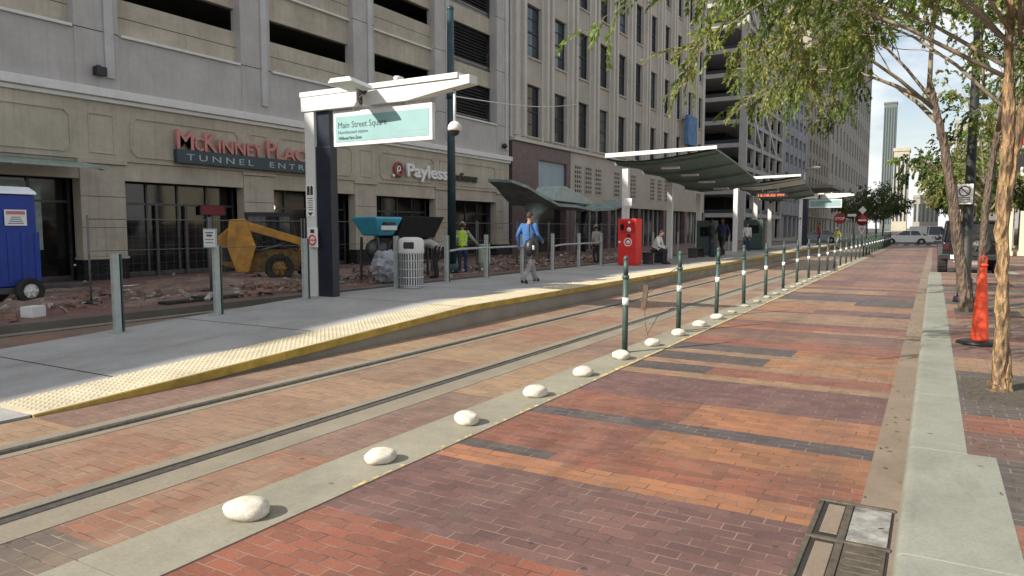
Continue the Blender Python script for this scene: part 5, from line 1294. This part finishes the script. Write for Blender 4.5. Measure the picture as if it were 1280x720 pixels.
for k in range(3): b.box(-.15, .13, -.016, -.0125, .04 + k * .045, .06 + k * .045)
b.build('print', M_metal, t)
# lamp and traffic signs at the far end of the platform
t = thing('street_lamp', 'slim pale street lamp beside the far end of the platform', 'street lamp', (-9.75, 66, .3))
b = MB(); b.tube([(0, 0, 0), (0, 0, 6.3)], [.11, .08], 12); b.build('pole', M_alu, t)
b = MB(); b.tube([(0, 0, 6.2), (.3, -.3, 6.45), (.9, -.6, 6.5)], .05, 8); b.build('arm', M_alu, t)
b = MB(); b.ell((1.0, -.65, 6.48), (.38, .2, .12), 14, 8); b.build('lamp_head', M_white, t)
def oct_sign(name, label, loc, r, body):
    t = thing(name, label, 'sign', loc)
    b = MB(); b.cyl((0, .04, 0), (0, .04, 2.75 + r), .04, n=8); b.build('post', M_galv, t)
    p8 = [(r * math.cos(math.pi / 8 + k * math.pi / 4), 2.6 + r * math.sin(math.pi / 8 + k * math.pi / 4)) for k in range(8)]
    b = MB(); b.prism(p8, 'y', -.012, .0); b.build('plate', M_sred, t)
    return t
t = oct_sign('stop_sign', 'red octagonal stop sign right of the far pylon', (-8.3, 80, .1), .58, '')
text('STOP', .38, (-.43, -.016, 2.46), '-Y', M_letw, t, .002, width=.86, bold=.01)
t = thing('no_entry_sign', 'tall sign post with a pale diamond, a red disc and a white triangle', 'sign', (-6.25, 80, .01))
b = MB(); b.cyl((0, .05, 0), (0, .05, 3.9), .04, n=8); b.build('post', M_galv, t)
b = MB(); b.prism([(0, 3.1), (.36, 3.5), (0, 3.9), (-.36, 3.5)], 'y', -.012, 0); b.build('diamond', M_refl, t)
b = MB(); b.cyl((0, -.014, 2.5), (0, 0, 2.5), .52, n=24); b.build('red_disc', M_sred, t)
b = MB(); b.box(-.36, .36, -.022, -.015, 2.42, 2.58); b.build('white_bar', M_letw, t)
b = MB(); b.prism([(-.40, 1.9), (.40, 1.9), (0, 1.0)][::-1], 'y', -.012, 0); b.build('triangle', M_refl, t)
b = MB(); b.prism([(-.25, 1.80), (.25, 1.80), (0, 1.24)][::-1], 'y', -.016, -.0125); b.build('triangle_centre', mat('faded_pink', (.6, .35, .33), .5, var=.1), t)
t = thing('street_sign', 'small white street name sign on a thin arm left of the diamond sign', 'sign', (-7.3, 80.5, 0))
b = MB(); b.box(-.35, .45, -.02, .02, 2.9, 3.15); b.build('plate', M_refl, t); b = MB(); b.cyl((.3, .06, 0), (.3, .06, 3.2), .04, n=8); b.build('post', M_galv, t)

# ------------------------------------------------------------------ trees
def tree_parts(limbs, seed, trunk, leaf=(.12, .022), per=20, sub=(5, 5, 6), droop=.35, tints=None, wood=None, rb=.05, clip=None):
    r = random.Random(seed); W = MB(); W.smooth = True; F = []; FT = []
    for pts, rad in trunk: 
        q = []; rr = []
        for i in range(len(pts) - 1):
            for s in range(7):
                p = Vector(pts[i]).lerp(Vector(pts[i + 1]), s / 7); q.append(p + Vector((r.uniform(-.012, .012), r.uniform(-.012, .012), 0))); rr.append((rad[i] + (rad[i + 1] - rad[i]) * s / 7) * r.uniform(.88, 1.12))
        q.append(Vector(pts[-1])); rr.append(rad[-1]); W.m = 0; W.tube(q, rr, 12)
    def branch(p, d, r0, L, dr, nseg=5, wob=.22):
        pts = [p.copy()]; d = d.normalized()
        for i in range(nseg):
            d = (d + Vector((r.uniform(-wob, wob), r.uniform(-wob, wob), r.uniform(-wob, wob) - dr * (i + 1) / nseg))).normalized(); pts.append(pts[-1] + d * L / nseg)
        if clip and L < 3 and not clip(pts[-1]): return None
        rad = [max(.0022, r0 * (1 - .75 * i / nseg)) for i in range(nseg + 1)]
        W.m = 1
        W.tube(pts, rad, 8 if r0 > .03 else (5 if r0 > .008 else 3), False); return pts
    def at(pts, f):
        x = f * (len(pts) - 1); i = min(int(x), len(pts) - 2); return pts[i].lerp(pts[i + 1], x - i), (pts[i + 1] - pts[i]).normalized()
    def side(d, ang):
        o = Vector((r.gauss(0, 1), r.gauss(0, 1), r.gauss(0, 1))); o = (o - d * o.dot(d)).normalized(); return d * math.cos(ang) + o * math.sin(ang)
    for p0, p1, r0 in limbs:
        p0 = Vector(p0); p1 = Vector(p1); d = p1 - p0; L = d.length
        mid = p0.lerp(p1, .5) + Vector((r.uniform(-.2, .2), r.uniform(-.2, .2), L * .09)); q3 = p0.lerp(mid, .5) + Vector((0, 0, .05)); q4 = mid.lerp(p1, .5) + Vector((r.uniform(-.1, .1), r.uniform(-.1, .1), .05))
        lp = [p0, q3, mid, q4, p1]; W.m = 1; W.tube(lp, [r0, r0 * .8, r0 * .62, r0 * .45, r0 * .2], 9)
        for i in range(sub[0]):
            f = .28 + .72 * (i + r.random() * .7) / sub[0]; p, dd = at(lp, min(f, .99)); bl = L * r.uniform(.3, .5)
            b1 = branch(p, side(dd, r.uniform(.5, 1.1)) + Vector((0, 0, .15)), r0 * .35, bl, droop * .3)
            if b1 is None: continue
            for j in range(sub[1]):
                p, dd = at(b1, .25 + .75 * (j + r.random() * .6) / sub[1] * .98); b2 = branch(p, side(dd, r.uniform(.4, 1.0)), r0 * .13, bl * r.uniform(.45, .7), droop * .7)
                if b2 is None: continue
                clump = r.choice(tints); ck = r.uniform(.75, 1.25)
                for k in range(sub[2]):
                    p, dd = at(b2, .2 + .8 * (k + r.random() * .5) / sub[2] * .98); tw = branch(p, side(dd, r.uniform(.3, .9)), .004, r.uniform(.28, .55), droop * 1.6, 4, .25)
                    if tw is None: continue
                    for q in range(per):
                        p, dd = at(tw, r.uniform(.15, 1)); ld = side(dd, r.uniform(.3, 1.0)) + Vector((0, 0, -.35)); ld.normalize(); o = side(ld, math.pi / 2); l = leaf[0] * r.uniform(.7, 1.2); w = leaf[1] * r.uniform(.8, 1.2)
                        F.append((p, p + ld * l * .45 + o * w, p + ld * l, p + ld * l * .45 - o * w))
                        kk = ck * r.uniform(.75, 1.3); FT.append(tuple(c * kk for c in clump))
    wm = W.mesh('trunk', [wood or M_bark, M_twig])
    me = bpy.data.meshes.new('crown'); n = len(F); vs = [tuple(v) for q in F for v in q]
    me.from_pydata(vs, [], [(4 * i, 4 * i + 1, 4 * i + 2, 4 * i + 3) for i in range(n)]); me.materials.append(M_leaf)
    at_ = me.color_attributes.new('tint', 'FLOAT_COLOR', 'CORNER'); arr = []
    for t_ in FT: arr += [t_[0], t_[1], t_[2], 1.0] * 4
    at_.data.foreach_set('color', arr); me.update()
    return wm, me
OL = [(.20, .265, .085), (.17, .235, .07), (.26, .285, .10), (.14, .20, .065), (.30, .30, .12)]
DG = [(.07, .105, .04), (.09, .12, .045), (.055, .085, .03), (.115, .14, .05)]
def add_tree(name, label, loc, meshes, rz=0, s=1.0, group='trees along the right kerb'):
    t = thing(name, label, 'tree', loc, rz, group); link('trunk', meshes[0], t); link('crown', meshes[1], t); t.scale = (s, s, s); return t
t1 = tree_parts([((-.05, 0, 3.0), (-3.3, -.5, 4.4), .022), ((-.06, .0, 3.1), (-3.0, 1.4, 4.6), .022), ((-.05, 0, 3.3), (-2.2, -1.5, 4.8), .02), ((-.1, 0, 2.75), (-1.8, .9, 4.0), .02), ((0.02, 0, 3.5), (-1.2, 1.5, 5.4), .022), ((.03, 0, 3.5), (.1, .6, 6.0), .03), ((.08, 0, 3.2), (1.9, -.4, 5.0), .022), ((.08, 0, 3.0), (1.8, 1.8, 4.6), .022), ((.0, 0, 3.4), (-.6, -1.8, 5.1), .02),
                 ((-.05, 0, 3.3), (-2.2, .4, 5.0), .02), ((-.05, 0, 3.4), (-1.2, -.6, 4.9), .018), ((.05, 0, 3.1), (1.1, -1.1, 4.5), .018), ((.05, 0, 3.1), (.8, 1.3, 4.7), .018)], 11,
                [([(-.02, 0, -.05), (-.01, 0, .12), (-.02, .0, .8), (-.06, .0, 1.7), (-.05, 0, 2.6), (-.1, .02, 3.8)], [.10, .07, .058, .056, .05, .034]), ([(.06, .03, -.05), (.045, .02, .2), (.0, .05, .8), (-.06, .05, 1.5), (.0, .03, 2.2), (.08, 0, 2.9), (.1, 0, 3.6)], [.06, .045, .043, .042, .043, .04, .03])],
                leaf=(.068, .0115), per=34, sub=(8, 5, 6), tints=OL, droop=.26, clip=lambda p: p.z > 2.62 + max(0, -p.x - 1.2) * .12 and p.x > -3.9 and not (-1.3 < p.x < -.55 and p.z < 3.6))
add_tree('street_tree', 'nearest street tree with two twined flaking orange trunks, beside the orange cone', (.62, 8.4, .14), t1)
t2 = tree_parts([((-.75, .1, 4.0), (-3.5, .2, 4.9), .04), ((-.72, .1, 3.9), (-2.9, -1.6, 5.2), .04), ((-.6, .1, 3.6), (-2.2, 1.9, 5.0), .05), ((-.8, .1, 4.2), (-1.0, .6, 6.6), .05), ((.3, .1, 3.2), (2.2, .4, 5.2), .05), ((.35, .1, 3.4), (.9, -1.6, 5.6), .05), ((.3, .1, 3.2), (1.2, 2.0, 5.2), .035), ((-.7, .1, 4.0), (-2.6, .6, 6.2), .035), ((.35, .1, 3.3), (1.6, -.6, 4.7), .03), ((.35, .1, 3.2), (1.9, .9, 4.3), .03), ((.1, .1, 4.0), (.2, -.8, 5.8), .03)], 23,
                [([(0, 0, -.05), (-.02, 0, .2), (-.18, .03, 1.2), (-.36, .06, 2.4), (-.6, .1, 3.6), (-.8, .1, 4.4)], [.15, .12, .10, .09, .075, .05]), ([(.2, .05, -.05), (.2, .05, .8), (.22, .08, 2.0), (.3, .1, 3.0), (.4, .1, 3.8)], [.085, .07, .065, .058, .042])],
                leaf=(.085, .017), per=28, sub=(6, 5, 6), tints=OL + DG[:1], droop=.28, wood=M_bark2, clip=lambda p: not (-1.9 < p.x < -.6 and p.z < 5.4))
add_tree('street_tree', 'dark leaning street tree in front of the lamp post, second from the camera', (.60, 16.2, .14), t2)
def generic(seed, tints):
    r = random.Random(seed); limbs = []
    for k in range(9):
        a = k * 2.4 + r.uniform(-.3, .3); e = r.uniform(1.8, 3.1) * (.6 if k > 6 else 1); limbs.append(((0, 0, 2.5 + .12 * k), (math.cos(a) * e, math.sin(a) * e, r.uniform(3.9, 5.2) + (1.6 if k > 6 else 0)), .05))
    return tree_parts(limbs, seed, [([(0, 0, -.05), (0, 0, .2), (.05, .02, 1.2), (-.02, .03, 2.4), (0, 0, 3.4), (.05, 0, 4.4)], [.16, .13, .11, .10, .08, .04])], leaf=(.12, .036), per=24, sub=(5, 5, 5), tints=tints, droop=.35, wood=M_bark2)
gA = generic(31, OL + DG); gB = generic(47, DG)
spots = [(1.2, 24.4, .74, 0), (3.1, 62, 1.15, 0), (3.0, 70, 1.25, 1), (3.1, 79, 1.2, 0), (3.9, 101, 1.4, 1), (3.9, 112, 1.4, 0), (3.8, 124, 1.4, 1), (3.8, 138, 1.5, 1)]
sl = ['street tree just before the black off-road vehicle, third from the camera', 'street tree next past the black awning', 'street tree second past the black awning', 'street tree at the corner of the crossing on the right',
      'first street tree beyond the crossing on the right', 'second street tree beyond the crossing on the right', 'third street tree beyond the crossing on the right', 'fourth street tree beyond the crossing on the right']
for i, (x, y, s, k) in enumerate(spots): add_tree('street_tree', sl[i], (x, y, .14 if y < 83 else .1), (gA, gB)[k], i * 1.3, s)
for i, (x, y, s, lab) in enumerate([(-7.3, 100.5, .85, 'dark bushy tree behind the red disc sign'), (-9.2, 106, .9, 'dark bushy tree behind the stop sign'), (-5.9, 108, 1.0, 'dark tree over the end of the green handrail'), (-7.4, 118, 1.1, 'tall dark tree at the back of the clump left of the far road')]):
    add_tree('bushy_tree', lab, (x, y, .1), gB, i * 2.1, s, 'dark trees at the end of the platform')
pit = MB()
for x, y in [(.62, 8.4), (.7, 16.2), (1.2, 24.4)]:
    pit.box(x - .30, x + .75, y - .6, y + .6, .10, .153)
for x, y, s, k in spots[1:4]: pit.box(x - .35, x + .7, y - .6, y + .6, .10, .153)
struct(pit.build('tree_pit', M_soil))
lit = MB(); r4 = random.Random(9)
for k in range(260):
    x, y = (r4.uniform(.3, 1.6), r4.uniform(5, 26)) if k < 150 else (r4.uniform(-.35, -.05), r4.uniform(4, 26)) 
    z = .158 if x > 0 else .008; a = r4.uniform(0, 6.28); l, w = r4.uniform(.03, .06), r4.uniform(.006, .011)
    dx, dy = math.cos(a), math.sin(a); lit.t = r4.choice([(.2, .14, .06), (.16, .1, .05), (.24, .2, .08)])
    lit.add([(x, y, z), (x + dx * l / 2 - dy * w, y + dy * l / 2 + dx * w, z + .006), (x + dx * l, y + dy * l, z + .002), (x + dx * l / 2 + dy * w, y + dy * l / 2 - dx * w, z + .004)], [(0, 1, 2, 3)])
struct(lit.build('fallen_leaves', M_leaf), 'stuff')

# ------------------------------------------------------------------ sky, sun, camera
w = bpy.data.worlds.new('World'); sc.world = w; w.use_nodes = True; nt = w.node_tree; nt.nodes.clear()
out = nt.nodes.new('ShaderNodeOutputWorld'); bg = nt.nodes.new('ShaderNodeBackground'); bg.inputs[1].default_value = .08
sky = nt.nodes.new('ShaderNodeTexSky'); sky.sky_type = 'NISHITA'; sky.sun_disc = False
sky.sun_elevation = R(SUN_EL); sky.sun_rotation = R(180 + SUN_AZ); sky.air_density = 1.2; sky.dust_density = 1.5; sky.ozone_density = 2
tc = nt.nodes.new('ShaderNodeTexCoord')
nz1 = noise(nt, mapping(nt, tc.outputs['Generated'], (1, 1, 2.2)), 2.4, 8, .62)
cl = mixc(nt, sky.outputs[0], (9.7, 9.6, 9.5), ramp(nt, nz1, .41, .57, 0, .92))
sxyz = nt.nodes.new('ShaderNodeSeparateXYZ'); nt.links.new(tc.outputs['Generated'], sxyz.inputs[0])
cl = mixc(nt, cl, (9.4, 9.4, 9.5), ramp(nt, sxyz.outputs[2], .0, .22, .7, 0))
nt.links.new(cl, bg.inputs[0]); nt.links.new(bg.outputs[0], out.inputs[0])
sl_ = bpy.data.lights.new('sun', 'SUN'); sl_.energy = 4.5; sl_.angle = R(.5); sl_.color = (1.0, .93, .82)
so_ = bpy.data.objects.new('sun', sl_); C.objects.link(so_)
d = Vector((math.sin(R(SUN_AZ)) * math.cos(R(SUN_EL)), math.cos(R(SUN_AZ)) * math.cos(R(SUN_EL)), -math.sin(R(SUN_EL))))
so_.rotation_euler = d.to_track_quat('-Z', 'Y').to_euler(); so_.location = (-20, -20, 60)
cam = bpy.data.cameras.new('camera'); cam.lens = 36 * 900 / 1280; cam.sensor_width = 36; cam.clip_end = 6000; cam.clip_start = .05
co = bpy.data.objects.new('camera', cam); C.objects.link(co); co.location = (0, 0, 1.74); co.rotation_euler = (R(90 - 4.764), 0, R(30.312)); sc.camera = co
sc.render.engine = 'CYCLES'; sc.render.resolution_x = 1024; sc.render.resolution_y = 576
try:
    sc.cycles.use_denoising = True; sc.cycles.max_bounces = 6; sc.cycles.transparent_max_bounces = 8
except Exception: pass
v = sc.view_settings; v.view_transform = 'Standard'; v.look = 'None'; v.gamma = 1; v.use_curve_mapping = False; v.exposure = .64
